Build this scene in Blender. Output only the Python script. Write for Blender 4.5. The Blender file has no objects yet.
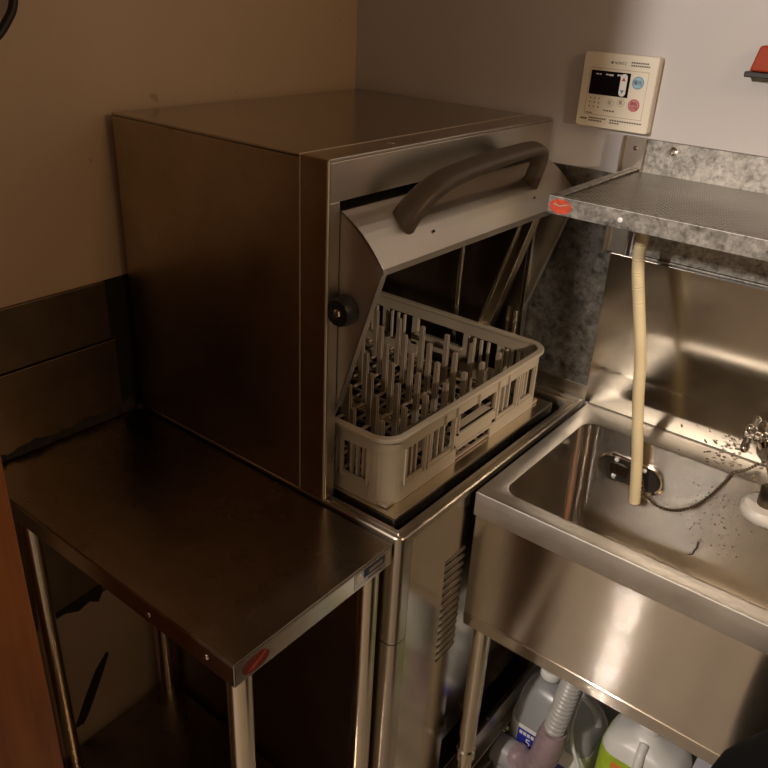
import bpy, bmesh, math, random
from mathutils import Vector, Matrix
random.seed(7)
SC = bpy.context.scene
COL = SC.collection
PI = math.pi

# ------------------------------------------------------------------ materials
def new_mat(name):
    m = bpy.data.materials.new(name); m.use_nodes = True
    nt = m.node_tree; b = nt.nodes['Principled BSDF']
    return m, nt, b

def nd(nt, t, **kw):
    n = nt.nodes.new(t)
    for k, v in kw.items():
        setattr(n, k, v)
    return n

def noise(nt, scale=(1, 1, 1), sc=5.0, detail=4.0, rough=0.55, coord='Object'):
    tc = nd(nt, 'ShaderNodeTexCoord'); mp = nd(nt, 'ShaderNodeMapping')
    mp.inputs['Scale'].default_value = scale
    nt.links.new(tc.outputs[coord], mp.inputs['Vector'])
    n = nd(nt, 'ShaderNodeTexNoise')
    n.inputs['Scale'].default_value = sc; n.inputs['Detail'].default_value = detail
    n.inputs['Roughness'].default_value = rough
    nt.links.new(mp.outputs['Vector'], n.inputs['Vector'])
    return n

def ramp(nt, src, stops):
    r = nd(nt, 'ShaderNodeValToRGB')
    e = r.color_ramp.elements
    while len(e) < len(stops): e.new(0.5)
    for i, (p, c) in enumerate(stops):
        e[i].position = p
        e[i].color = (c, c, c, 1) if isinstance(c, (int, float)) else (*c, 1)
    nt.links.new(src, r.inputs['Fac'])
    return r

def plain(name, col, rough=0.5, metal=0.0, spec=0.5, var=0.0, sc=20.0, bump=0.0):
    m, nt, b = new_mat(name)
    b.inputs['Base Color'].default_value = (*col, 1)
    b.inputs['Roughness'].default_value = rough
    b.inputs['Metallic'].default_value = metal
    b.inputs['Specular IOR Level'].default_value = spec
    if var or bump:
        n = noise(nt, sc=sc)
        if var:
            r = ramp(nt, n.outputs['Fac'], [(0.3, tuple(c * (1 - var) for c in col)), (0.7, tuple(min(1, c * (1 + var)) for c in col))])
            nt.links.new(r.outputs['Color'], b.inputs['Base Color'])
        if bump:
            bp = nd(nt, 'ShaderNodeBump'); bp.inputs['Strength'].default_value = bump; bp.inputs['Distance'].default_value = 0.002
            nt.links.new(n.outputs['Fac'], bp.inputs['Height']); nt.links.new(bp.outputs['Normal'], b.inputs['Normal'])
    return m

def steel(name, col=(0.60, 0.56, 0.50), r0=0.22, r1=0.34, stretch=(1, 1, 60), aniso=0.0, smear=0.12, rot=0.25):
    """brushed stainless steel: streaked roughness, faint smears of grease and an anisotropic brush"""
    m, nt, b = new_mat(name)
    b.inputs['Metallic'].default_value = 1.0
    n1 = noise(nt, scale=stretch, sc=9.0, detail=3)
    n2 = noise(nt, scale=(1, 1, 1), sc=7.0, detail=6, rough=0.65)
    mx = nd(nt, 'ShaderNodeMath', operation='ADD'); nt.links.new(n1.outputs['Fac'], mx.inputs[0]); nt.links.new(n2.outputs['Fac'], mx.inputs[1])
    mr = nd(nt, 'ShaderNodeMapRange'); mr.inputs['From Min'].default_value = 0.6; mr.inputs['From Max'].default_value = 1.4
    mr.inputs['To Min'].default_value = r0; mr.inputs['To Max'].default_value = r1
    nt.links.new(mx.outputs[0], mr.inputs['Value']); nt.links.new(mr.outputs['Result'], b.inputs['Roughness'])
    c = ramp(nt, n2.outputs['Fac'], [(0.35, tuple(x * (1 - smear) for x in col)), (0.65, col)])
    nt.links.new(c.outputs['Color'], b.inputs['Base Color'])
    if aniso:
        b.inputs['Anisotropic'].default_value = aniso; b.inputs['Anisotropic Rotation'].default_value = rot
        t = nd(nt, 'ShaderNodeTangent', direction_type='RADIAL', axis='Z')
        nt.links.new(t.outputs['Tangent'], b.inputs['Tangent'])
    return m

def brushed(name, col, rough, slope, smear=0.1):
    """sheet steel brushed along x: the fine grain tilts the normal up and down only, so lamps smear into upright streaks"""
    m = steel(name, col, rough, rough + 0.03, (2, 2, 12), smear=smear)
    nt = m.node_tree; b = nt.nodes['Principled BSDF']
    g = nd(nt, 'ShaderNodeNewGeometry'); wn = nd(nt, 'ShaderNodeTexWhiteNoise', noise_dimensions='3D')
    sc_ = nd(nt, 'ShaderNodeVectorMath', operation='SCALE'); sc_.inputs['Scale'].default_value = 9000.0
    nt.links.new(g.outputs['Position'], sc_.inputs[0]); nt.links.new(sc_.outputs['Vector'], wn.inputs['Vector'])
    s3 = nd(nt, 'ShaderNodeSeparateColor'); nt.links.new(wn.outputs['Color'], s3.inputs['Color'])
    def math_(op, x, y):
        m_ = nd(nt, 'ShaderNodeMath', operation=op)
        for i_, v_ in enumerate((x, y)):
            if isinstance(v_, (int, float)): m_.inputs[i_].default_value = v_
            else: nt.links.new(v_, m_.inputs[i_])
        return m_.outputs[0]
    core = math_('MULTIPLY', math_('SUBTRACT', math_('ADD', s3.outputs['Red'], s3.outputs['Green']), 1.0), 0.22)   # most of the grain is nearly flat
    t = math_('SUBTRACT', math_('MULTIPLY', s3.outputs['Blue'], 2.0), 1.0)
    t2 = math_('MULTIPLY', t, t); t6 = math_('MULTIPLY', math_('MULTIPLY', t2, t2), t2)
    tail = math_('MULTIPLY', math_('MULTIPLY', math_('MULTIPLY', t6, t6), t), slope)                                                        # a few deep scratches
    tilt = math_('ADD', core, tail)
    cz = nd(nt, 'ShaderNodeCombineXYZ'); nt.links.new(tilt, cz.inputs['Z'])
    ad = nd(nt, 'ShaderNodeVectorMath', operation='ADD'); nt.links.new(g.outputs['Normal'], ad.inputs[0]); nt.links.new(cz.outputs['Vector'], ad.inputs[1])
    no = nd(nt, 'ShaderNodeVectorMath', operation='NORMALIZE'); nt.links.new(ad.outputs['Vector'], no.inputs[0])
    nt.links.new(no.outputs['Vector'], b.inputs['Normal'])
    return m

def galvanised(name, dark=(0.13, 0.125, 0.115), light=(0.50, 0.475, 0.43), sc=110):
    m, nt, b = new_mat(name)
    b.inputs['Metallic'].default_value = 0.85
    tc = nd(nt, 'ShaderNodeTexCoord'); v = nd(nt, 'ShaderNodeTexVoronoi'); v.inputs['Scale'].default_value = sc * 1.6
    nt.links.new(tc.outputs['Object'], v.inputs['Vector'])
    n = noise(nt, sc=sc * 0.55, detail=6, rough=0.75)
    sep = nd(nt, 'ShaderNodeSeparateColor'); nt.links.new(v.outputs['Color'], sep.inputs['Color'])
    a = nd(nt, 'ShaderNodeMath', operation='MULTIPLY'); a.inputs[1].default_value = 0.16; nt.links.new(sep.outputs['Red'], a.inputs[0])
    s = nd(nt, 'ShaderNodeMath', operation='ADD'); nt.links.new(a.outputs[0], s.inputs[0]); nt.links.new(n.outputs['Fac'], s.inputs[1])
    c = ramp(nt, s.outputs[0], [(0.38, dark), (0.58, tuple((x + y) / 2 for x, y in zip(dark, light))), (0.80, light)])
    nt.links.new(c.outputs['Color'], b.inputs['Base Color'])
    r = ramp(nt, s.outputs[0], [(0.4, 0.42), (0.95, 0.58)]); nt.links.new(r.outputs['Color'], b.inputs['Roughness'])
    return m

def perforated(name):
    """punched tray sheet: a lattice of round holes, really open"""
    m, nt, b = new_mat(name)
    b.inputs['Metallic'].default_value = 0.9; b.inputs['Roughness'].default_value = 0.38
    b.inputs['Base Color'].default_value = (0.42, 0.39, 0.34, 1)
    tc = nd(nt, 'ShaderNodeTexCoord')
    mp = nd(nt, 'ShaderNodeMapping'); mp.inputs['Rotation'].default_value = (0, 0, PI / 4)
    mp.inputs['Scale'].default_value = (125, 125, 0)
    nt.links.new(tc.outputs['Object'], mp.inputs['Vector'])
    fr = nd(nt, 'ShaderNodeVectorMath', operation='FRACTION'); nt.links.new(mp.outputs['Vector'], fr.inputs[0])
    sb = nd(nt, 'ShaderNodeVectorMath', operation='SUBTRACT'); sb.inputs[1].default_value = (0.5, 0.5, 0)
    nt.links.new(fr.outputs['Vector'], sb.inputs[0])
    ln = nd(nt, 'ShaderNodeVectorMath', operation='LENGTH'); nt.links.new(sb.outputs['Vector'], ln.inputs[0])
    gt = nd(nt, 'ShaderNodeMath', operation='GREATER_THAN'); gt.inputs[1].default_value = 0.33
    nt.links.new(ln.outputs['Value'], gt.inputs[0])
    nt.links.new(gt.outputs[0], b.inputs['Alpha'])
    n = noise(nt, sc=6, detail=5)
    r = ramp(nt, n.outputs['Fac'], [(0.3, (0.30, 0.275, 0.24)), (0.7, (0.46, 0.43, 0.38))]); nt.links.new(r.outputs['Color'], b.inputs['Base Color'])
    return m

def paint(name, col, stain=(0.25, 0.18, 0.1), amount=0.5, sc=3.0):
    m, nt, b = new_mat(name)
    b.inputs['Roughness'].default_value = 0.55
    n = noise(nt, sc=sc, detail=5)
    r = ramp(nt, n.outputs['Fac'], [(0.3, tuple(c * 0.92 for c in col)), (0.7, col)])
    n2 = noise(nt, sc=26.0, detail=2, rough=0.4)          # little specks of dirt
    r2 = ramp(nt, n2.outputs['Fac'], [(0.735, 0.0), (0.76, amount)])
    mx = nd(nt, 'ShaderNodeMix', data_type='RGBA')
    nt.links.new(r2.outputs['Color'], mx.inputs['Factor']); nt.links.new(r.outputs['Color'], mx.inputs[6])
    mx.inputs[7].default_value = (*stain, 1)
    nt.links.new(mx.outputs[2], b.inputs['Base Color'])
    bp = nd(nt, 'ShaderNodeBump'); bp.inputs['Strength'].default_value = 0.06; bp.inputs['Distance'].default_value = 0.002
    n3 = noise(nt, sc=60, detail=3); nt.links.new(n3.outputs['Fac'], bp.inputs['Height']); nt.links.new(bp.outputs['Normal'], b.inputs['Normal'])
    return m

def wood(name):
    m, nt, b = new_mat(name)
    b.inputs['Roughness'].default_value = 0.42
    n = noise(nt, scale=(14, 14, 1.1), sc=3.5, detail=6, rough=0.6)
    r = ramp(nt, n.outputs['Fac'], [(0.3, (0.17, 0.052, 0.010)), (0.55, (0.26, 0.084, 0.016)), (0.75, (0.34, 0.115, 0.022))])
    nt.links.new(r.outputs['Color'], b.inputs['Base Color'])
    return m

def clear(name, col, rough=0.2, trans=0.85, ior=1.45):
    m, nt, b = new_mat(name)
    b.inputs['Base Color'].default_value = (*col, 1)
    b.inputs['Roughness'].default_value = rough
    b.inputs['Transmission Weight'].default_value = trans
    b.inputs['IOR'].default_value = ior
    return m

MAT = {}
MAT['steel'] = steel('brushed_steel', (0.60, 0.545, 0.465), aniso=0.4, r0=0.27, r1=0.31, stretch=(3, 3, 14), smear=0.08)
MAT['edge_glint'] = plain('painted_edge_glint', (0.72, 0.66, 0.54), 0.55, 0.7)  # pale colour standing in for the highlight on sheet edges
MAT['steel_dim'] = steel('dim_edge_steel', (0.36, 0.295, 0.215), 0.24, 0.30, (2, 2, 10), smear=0.1)
MAT['steel_panel'] = steel('front_panel_steel', (0.74, 0.68, 0.57), 0.14, 0.22, (2, 2, 6), smear=0.1)
MAT['steel_top'] = steel('sheet_steel', (0.50, 0.455, 0.39), 0.14, 0.24, (1, 30, 1), smear=0.2)
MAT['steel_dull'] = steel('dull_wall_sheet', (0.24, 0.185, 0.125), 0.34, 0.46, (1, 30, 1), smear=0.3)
MAT['steel_side'] = steel('side_sheet_steel', (0.50, 0.42, 0.32), 0.26, 0.38, (1, 1, 30), aniso=0.5, smear=0.2)
MAT['steel_table'] = steel('table_steel', (0.36, 0.30, 0.235), 0.22, 0.34, (1, 1, 1), smear=0.25)
MAT['steel_sink'] = steel('sink_steel', (0.62, 0.585, 0.53), 0.36, 0.48, (1, 8, 8), smear=0.18)
MAT['steel_apron'] = brushed('apron_steel', (0.68, 0.63, 0.55), 0.07, 1.3)
MAT['steel_mirror'] = steel('splash_steel', (0.50, 0.455, 0.39), 0.14, 0.18, (2, 2, 8), smear=0.2, aniso=0.95, rot=0.0)
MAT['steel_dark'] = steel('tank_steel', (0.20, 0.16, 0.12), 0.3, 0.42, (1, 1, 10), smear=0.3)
MAT['pipe'] = steel('pipe_steel', (0.76, 0.69, 0.56), 0.18, 0.26, (1, 1, 4), smear=0.08)
MAT['galv'] = galvanised('galvanised_steel')
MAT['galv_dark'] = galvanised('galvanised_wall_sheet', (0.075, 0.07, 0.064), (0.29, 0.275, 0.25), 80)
MAT['perf'] = perforated('perforated_steel')
MAT['chrome'] = plain('chrome', (0.80, 0.78, 0.74), 0.08, 1.0)
MAT['tan'] = paint('tan_wall_paint', (0.62, 0.475, 0.33))
MAT['grey'] = paint('grey_wall_paint', (0.56, 0.54, 0.53), stain=(0.3, 0.27, 0.24), amount=0.4)
MAT['pale'] = paint('bare_wall', (0.50, 0.43, 0.33))
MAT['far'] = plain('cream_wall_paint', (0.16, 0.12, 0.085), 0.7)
MAT['cream_wall'] = plain('cream_front_wall_paint', (0.40, 0.33, 0.25), 0.7)
MAT['floor'] = plain('kitchen_floor', (0.32, 0.265, 0.205), 0.5, var=0.4, sc=12, bump=0.3)
MAT['ceiling'] = plain('ceiling_board', (0.22, 0.18, 0.14), 0.8)
MAT['wood'] = wood('varnished_wood')
MAT['black'] = plain('black_rubber', (0.012, 0.011, 0.010), 0.45)
MAT['grime'] = plain('black_grime', (0.03, 0.022, 0.014), 0.8, var=0.5, sc=90, bump=0.9)
MAT['shade_black'] = plain('shade_black_fill', (0.012, 0.009, 0.006), 0.9)  # near-black standing in for shade in gaps and recesses; dark screws too
MAT['handle'] = plain('brown_plastic', (0.085, 0.066, 0.048), 0.42, var=0.1, sc=40)
MAT['rack'] = plain('beige_rack_plastic', (0.47, 0.41, 0.315), 0.42, var=0.08, sc=12)
MAT['peg'] = plain('rack_peg_plastic', (0.40, 0.335, 0.26), 0.45, var=0.1, sc=30)
MAT['hose'] = plain('cream_hose', (0.60, 0.50, 0.30), 0.5, var=0.10, sc=14)
MAT['cream'] = plain('cream_plastic', (0.78, 0.73, 0.61), 0.4)
MAT['cream_line'] = plain('panel_line', (0.50, 0.43, 0.30), 0.5)
MAT['screen'] = plain('black_screen', (0.006, 0.006, 0.008), 0.12)
MAT['white'] = plain('white_plastic', (0.85, 0.84, 0.82), 0.4)
MAT['print'] = plain('grey_print', (0.17, 0.14, 0.11), 0.6)
MAT['print_white'] = plain('white_print', (0.75, 0.75, 0.75), 0.6)
MAT['blue_btn'] = plain('blue_button', (0.33, 0.53, 0.66), 0.4)
MAT['blue_ring'] = plain('blue_ring', (0.12, 0.30, 0.46), 0.4)
MAT['red_btn'] = plain('pink_button', (0.62, 0.24, 0.26), 0.4)
MAT['red_ring'] = plain('red_ring', (0.48, 0.10, 0.13), 0.4)
MAT['red'] = plain('red_plastic', (0.34, 0.045, 0.014), 0.55, spec=0.2)
MAT['sticker_red'] = plain('red_sticker', (0.55, 0.07, 0.03), 0.45, var=0.3, sc=120)
MAT['oval_red'] = plain('dark_red_sticker', (0.16, 0.022, 0.014), 0.4, var=0.4, sc=120)
MAT['sticker_pale'] = plain('pale_sticker', (0.40, 0.33, 0.25), 0.45)
MAT['blue_label'] = plain('blue_label', (0.025, 0.035, 0.36), 0.4)
MAT['navy'] = plain('navy_label', (0.018, 0.02, 0.075), 0.4)
MAT['white_label'] = plain('white_label', (0.82, 0.81, 0.78), 0.45)
MAT['green_label'] = plain('green_label', (0.38, 0.55, 0.03), 0.45, var=0.15, sc=40)
MAT['green_dark'] = plain('dark_green_label', (0.02, 0.14, 0.08), 0.45)
MAT['orange_print'] = plain('orange_print', (0.75, 0.25, 0.04), 0.5)
MAT['jug'] = clear('translucent_jug', (0.93, 0.94, 0.95), 0.25, 0.72)
MAT['jug_white'] = plain('milky_bottle', (0.74, 0.73, 0.70), 0.35)
MAT['corrug'] = plain('grey_corrugated_plastic', (0.42, 0.41, 0.39), 0.35)
MAT['cuff'] = plain('mauve_cuff', (0.33, 0.24, 0.26), 0.28, var=0.2, sc=60)
MAT['pvc'] = plain('grey_pvc', (0.34, 0.33, 0.34), 0.4)
MAT['disc'] = clear('frosted_plastic', (0.93, 0.90, 0.84), 0.35, 0.5)
MAT['water'] = clear('water', (1, 1, 1), 0.0, 1.0, 1.33)
MAT['dirty_water'] = plain('dirty_droplets', (0.19, 0.15, 0.105), 0.22)
MAT['speck'] = plain('dark_specks', (0.055, 0.042, 0.03), 0.3)
MAT['scrap'] = plain('dark_scrap', (0.015, 0.011, 0.008), 0.6)
MAT['cable'] = plain('black_cable', (0.008, 0.007, 0.006), 0.5)
MAT['bag'] = plain('black_bag', (0.004, 0.004, 0.004), 0.75, spec=0.15)
MAT['lavender'] = plain('pale_lavender_plastic', (0.62, 0.61, 0.66), 0.4)
MAT['tube'] = plain('white_tube', (0.78, 0.78, 0.77), 0.35)

# basin steel with an orange-brown streak in its back left corner
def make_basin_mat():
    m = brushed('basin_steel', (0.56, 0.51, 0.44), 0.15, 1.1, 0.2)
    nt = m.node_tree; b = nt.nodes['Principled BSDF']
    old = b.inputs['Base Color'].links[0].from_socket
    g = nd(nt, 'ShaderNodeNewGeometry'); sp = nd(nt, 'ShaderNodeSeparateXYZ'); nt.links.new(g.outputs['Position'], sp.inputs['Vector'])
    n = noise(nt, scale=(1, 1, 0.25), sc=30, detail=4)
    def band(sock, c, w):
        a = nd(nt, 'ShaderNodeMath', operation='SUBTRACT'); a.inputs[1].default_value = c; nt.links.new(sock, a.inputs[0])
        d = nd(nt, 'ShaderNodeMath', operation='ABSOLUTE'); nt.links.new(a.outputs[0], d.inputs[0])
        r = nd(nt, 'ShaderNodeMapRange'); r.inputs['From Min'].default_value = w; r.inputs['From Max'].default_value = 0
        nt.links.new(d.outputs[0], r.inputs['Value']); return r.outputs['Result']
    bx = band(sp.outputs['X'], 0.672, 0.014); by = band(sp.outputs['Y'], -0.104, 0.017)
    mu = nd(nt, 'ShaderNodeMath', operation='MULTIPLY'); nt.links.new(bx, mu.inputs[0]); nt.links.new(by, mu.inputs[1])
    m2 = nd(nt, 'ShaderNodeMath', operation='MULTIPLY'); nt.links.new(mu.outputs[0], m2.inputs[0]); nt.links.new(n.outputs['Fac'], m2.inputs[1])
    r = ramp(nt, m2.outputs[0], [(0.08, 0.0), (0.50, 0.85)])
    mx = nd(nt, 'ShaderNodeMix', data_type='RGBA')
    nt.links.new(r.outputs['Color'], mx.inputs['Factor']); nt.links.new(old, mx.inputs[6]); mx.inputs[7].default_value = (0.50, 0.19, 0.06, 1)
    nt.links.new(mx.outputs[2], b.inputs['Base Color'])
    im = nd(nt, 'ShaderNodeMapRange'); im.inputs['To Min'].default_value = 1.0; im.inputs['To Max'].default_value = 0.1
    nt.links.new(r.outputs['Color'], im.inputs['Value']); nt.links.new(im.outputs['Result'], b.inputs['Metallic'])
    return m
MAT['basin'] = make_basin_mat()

# ------------------------------------------------------------------ mesh helpers
class MB:
    def __init__(s): s.bm = bmesh.new()
    def poly(s, pts):
        vs = [s.bm.verts.new(p) for p in pts]
        try: s.bm.faces.new(vs)
        except ValueError: pass
    def box(s, x0, x1, y0, y1, z0, z1, mat=None):
        x0, x1 = min(x0, x1), max(x0, x1); y0, y1 = min(y0, y1), max(y0, y1); z0, z1 = min(z0, z1), max(z0, z1)
        P = [(x0, y0, z0), (x1, y0, z0), (x1, y1, z0), (x0, y1, z0), (x0, y0, z1), (x1, y0, z1), (x1, y1, z1), (x0, y1, z1)]
        if mat is not None: P = [mat @ Vector(p) for p in P]
        v = [s.bm.verts.new(p) for p in P]
        for f in ((0, 3, 2, 1), (4, 5, 6, 7), (0, 1, 5, 4), (1, 2, 6, 5), (2, 3, 7, 6), (3, 0, 4, 7)):
            s.bm.faces.new([v[i] for i in f])
        return s
    def rings(s, rings, cap0=True, cap1=True, closed=False):
        vr = [[s.bm.verts.new(p) for p in r] for r in rings]
        n = len(rings[0])
        pairs = list(zip(vr[:-1], vr[1:])) + ([(vr[-1], vr[0])] if closed else [])
        for a, b in pairs:
            for i in range(n):
                j = (i + 1) % n
                s.bm.faces.new((a[i], a[j], b[j], b[i]))
        if not closed:
            if cap0: s.bm.faces.new(list(reversed(vr[0])))
            if cap1: s.bm.faces.new(vr[-1])
        return s
    def prism(s, pts, vec):
        """extrude a planar polygon along vec"""
        vec = Vector(vec)
        return s.rings([[Vector(p) for p in pts], [Vector(p) + vec for p in pts]])
    def tube(s, path, r, seg=14, caps=True, rf=None):
        path = [Vector(p) for p in path]; n = len(path); rings = []
        up = Vector((0.13, 0.31, 0.94))
        t0 = (path[1] - path[0]).normalized()
        a = t0.cross(up).normalized()
        for i, p in enumerate(path):
            t = (path[min(i + 1, n - 1)] - path[max(i - 1, 0)]).normalized()
            a = (a - t * a.dot(t)).normalized(); b = t.cross(a)
            rr = rf(i / (n - 1)) if rf else r
            rings.append([p + (a * math.cos(2 * PI * k / seg) + b * math.sin(2 * PI * k / seg)) * rr for k in range(seg)])
        return s.rings(rings, caps, caps)
    def cyl(s, p0, p1, r0, r1=None, seg=24):
        p0, p1 = Vector(p0), Vector(p1)
        r1 = r0 if r1 is None else r1
        t = (p1 - p0).normalized(); a = t.orthogonal().normalized(); b = t.cross(a)
        c = lambda p, r: [p + (a * math.cos(2 * PI * k / seg) + b * math.sin(2 * PI * k / seg)) * r for k in range(seg)]
        return s.rings([c(p0, r0), c(p1, r1)])
    def lathe(s, base, axis, prof, seg=28):
        base = Vector(base); t = Vector(axis).normalized(); a = t.orthogonal().normalized(); b = t.cross(a)
        return s.rings([[base + t * h + (a * math.cos(2 * PI * k / seg) + b * math.sin(2 * PI * k / seg)) * max(r, 1e-4) for k in range(seg)] for r, h in prof])
    def ball(s, c, r, sx=1, sy=1, sz=1, u=10, v=7):
        c = Vector(c)
        rings = []
        for i in range(v + 1):
            th = PI * (0.02 + 0.96 * i / v)
            rings.append([c + Vector((sx * r * math.sin(th) * math.cos(2 * PI * k / u), sy * r * math.sin(th) * math.sin(2 * PI * k / u), -sz * r * math.cos(th))) for k in range(u)])
        return s.rings(rings)
    def strip(s, pts, t, z0, z1, closed=False):
        """an upright wall along a plan polyline, thickened by t to its left"""
        n = len(pts); P = [Vector((p[0], p[1])) for p in pts]; off = []
        for i in range(n):
            if closed: a, b = P[i - 1], P[(i + 1) % n]
            else: a, b = P[max(i - 1, 0)], P[min(i + 1, n - 1)]
            d = (b - a).normalized(); off.append(P[i] + Vector((-d.y, d.x)) * t)
        rings = [[(P[i].x, P[i].y, z0), (off[i].x, off[i].y, z0), (off[i].x, off[i].y, z1), (P[i].x, P[i].y, z1)] for i in range(n)]
        return s.rings(rings, closed=closed)

def catmull(pts, n=10):
    P = [Vector(p) for p in pts]; P = [2 * P[0] - P[1]] + P + [2 * P[-1] - P[-2]]; out = []
    for i in range(1, len(P) - 2):
        for k in range(n):
            t = k / n; a, b, c, d = P[i - 1], P[i], P[i + 1], P[i + 2]
            out.append(0.5 * ((2 * b) + (c - a) * t + (2 * a - 5 * b + 4 * c - d) * t * t + (3 * b - a - 3 * c + d) * t ** 3))
    out.append(P[-2]); return out

def rrect(cx, cy, hx, hy, r, z, seg=6):
    r = min(r, hx * 0.999, hy * 0.999); out = []
    for qx, qy, a0 in ((1, 1, 0), (-1, 1, PI / 2), (-1, -1, PI), (1, -1, 1.5 * PI)):
        for k in range(seg + 1):
            a = a0 + (PI / 2) * k / seg
            out.append(Vector((cx + qx * (hx - r) + r * math.cos(a), cy + qy * (hy - r) + r * math.sin(a), z)))
    return out

def obj(name, mb, mat, parent=None, bevel=0.0, smooth=None, seg=2, subsurf=0):
    bm = mb.bm
    bmesh.ops.recalc_face_normals(bm, faces=bm.faces[:])
    org = Vector((0, 0, 0))
    if parent is not None:
        p = parent
        while p is not None: org = org + p.location; p = p.parent
        bmesh.ops.translate(bm, vec=-org, verts=bm.verts[:])
    me = bpy.data.meshes.new(name); bm.to_mesh(me); bm.free()
    for m in (mat if isinstance(mat, (list, tuple)) else [mat]): me.materials.append(m)
    o = bpy.data.objects.new(name, me); COL.objects.link(o)
    if parent is not None: o.parent = parent
    if bevel:
        b = o.modifiers.new('Bevel', 'BEVEL'); b.width = bevel; b.segments = seg; b.limit_method = 'ANGLE'; b.angle_limit = math.radians(40)
        b.harden_normals = False
    if subsurf:
        u = o.modifiers.new('Subdivision', 'SUBSURF'); u.levels = subsurf; u.render_levels = subsurf
    if smooth or (smooth is None and bevel == 0):
        for p in me.polygons: p.use_smooth = True
        me.set_sharp_from_angle(angle=math.radians(38))
    return o

def recenter(o, base):
    """put the origin of a single-mesh thing at its base"""
    base = Vector(base); o.data.transform(Matrix.Translation(-base)); o.location = base
    return o

def thing(name, label, cat, loc, group=None):
    o = bpy.data.objects.new(name, None); COL.objects.link(o)
    o.location = loc; o.empty_display_size = 0.05
    o['label'] = label; o['category'] = cat
    if group: o['group'] = group
    return o

def tag(o, label, cat, group=None, kind=None):
    o['label'] = label; o['category'] = cat
    if group: o['group'] = group
    if kind: o['kind'] = kind
    return o

def struct(name, mb, mat, label=None, cat=None, bevel=0.0, smooth=False):
    o = obj(name, mb, mat, None, bevel=bevel, smooth=smooth); o['kind'] = 'structure'
    if label: o['label'] = label
    if cat: o['category'] = cat
    return o

def text(name, body, size, mat, M, parent=None, depth=0.0004, align='CENTER'):
    c = bpy.data.curves.new(name, 'FONT'); c.body = body; c.size = size; c.align_x = align; c.align_y = 'CENTER'; c.extrude = depth
    tmp = bpy.data.objects.new(name, c); COL.objects.link(tmp)
    bpy.context.view_layer.update()
    me = bpy.data.meshes.new_from_object(tmp.evaluated_get(bpy.context.evaluated_depsgraph_get()))
    bpy.data.objects.remove(tmp); bpy.data.curves.remove(c)
    me.name = name; me.materials.clear(); me.materials.append(mat)
    o = bpy.data.objects.new(name, me); COL.objects.link(o)
    if parent is not None:
        o.parent = parent; p = parent; off = Vector((0, 0, 0))
        while p is not None: off = off + p.location; p = p.parent
        M = Matrix.Translation(-off) @ M
    o.matrix_local = M
    return o

def frame(p, xa, ya):
    """matrix placing local x along xa and local y along ya at p"""
    xa, ya = Vector(xa).normalized(), Vector(ya).normalized(); za = xa.cross(ya)
    return Matrix(((xa.x, ya.x, za.x, p[0]), (xa.y, ya.y, za.y, p[1]), (xa.z, ya.z, za.z, p[2]), (0, 0, 0, 1)))

# ------------------------------------------------------------------ the setting
struct('floor', MB().box(-1.3, 2.6, -4.6, 0.1, -0.05, 0.0), MAT['floor'], 'dark kitchen floor under the table and the sink', 'floor')
struct('wall_left', MB().box(-0.10, 0.0, -1.10, 0.0, 0, 2.4), MAT['tan'], 'tan painted wall behind the work table and the dishwasher', 'wall')
struct('wall_back', MB().box(-0.10, 2.6, 0.0, 0.10, 0, 2.4), MAT['grey'], 'grey painted wall above the sink', 'wall')
struct('ceiling', MB().box(-1.3, 2.6, -4.6, 0.1, 2.4, 2.45), MAT['ceiling'], 'dim ceiling over the kitchen corner', 'ceiling')
struct('wall_front', MB().box(-1.3, 2.6, -4.6, -4.5, 0, 2.4), MAT['cream_wall'], 'cream wall behind the photographer', 'wall')
struct('wall_right', MB().box(2.5, 2.6, -4.5, 0.0, 0, 2.4), MAT['far'], 'cream wall to the right of the sink', 'wall')
struct('trim_1', MB().box(-0.10, 0.527, -1.216, -1.096, 0, 2.4), MAT['wood'], 'varnished orange-brown wooden partition edge left of the work table', 'wooden partition', bevel=0.003)
# stainless sheets on the tan wall, upper and lower, with a creased seam; black joint below and black strip painted for the shaded gap at the machine
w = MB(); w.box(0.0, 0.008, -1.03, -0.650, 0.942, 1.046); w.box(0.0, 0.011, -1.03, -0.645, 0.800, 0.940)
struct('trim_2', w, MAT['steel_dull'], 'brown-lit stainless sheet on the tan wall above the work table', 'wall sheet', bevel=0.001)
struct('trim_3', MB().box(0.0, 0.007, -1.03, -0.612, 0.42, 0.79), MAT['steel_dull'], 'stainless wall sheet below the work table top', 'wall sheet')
g = MB()
ys = [-1.03 + 0.41 * i / 40 for i in range(41)]
rg = []
for y in ys:
    h = 0.012 + 0.006 * math.sin(y * 90) * math.sin(y * 37) + random.uniform(-.002, .002); d = 0.014 + random.uniform(-.002, .003)
    rg.append([(0.0005, y, 0.793), (d, y, 0.793), (d * 0.8, y, 0.800 + h * 0.6), (0.0005, y, 0.806 + h)])
g.rings(rg)
struct('trim_4', g, MAT['grime'], 'grimy black sealant joint along the back of the work table', 'sealant')
struct('trim_5', MB().box(0.0, 0.004, -0.652, -0.30, 0.79, 1.046), MAT['shade_black'], 'black strip painted as shade in the gap between the wall sheet and the dishwasher', 'gap')
# galvanised sheet on the grey wall between dishwasher and splash
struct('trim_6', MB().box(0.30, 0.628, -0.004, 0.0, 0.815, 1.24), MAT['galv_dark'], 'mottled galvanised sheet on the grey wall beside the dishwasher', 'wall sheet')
struct('trim_7', MB().box(0.36, 0.634, -0.007, -0.0041, 0.80, 0.828), MAT['steel'], 'steel skirting strip at the foot of the galvanised sheet', 'trim')
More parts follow.
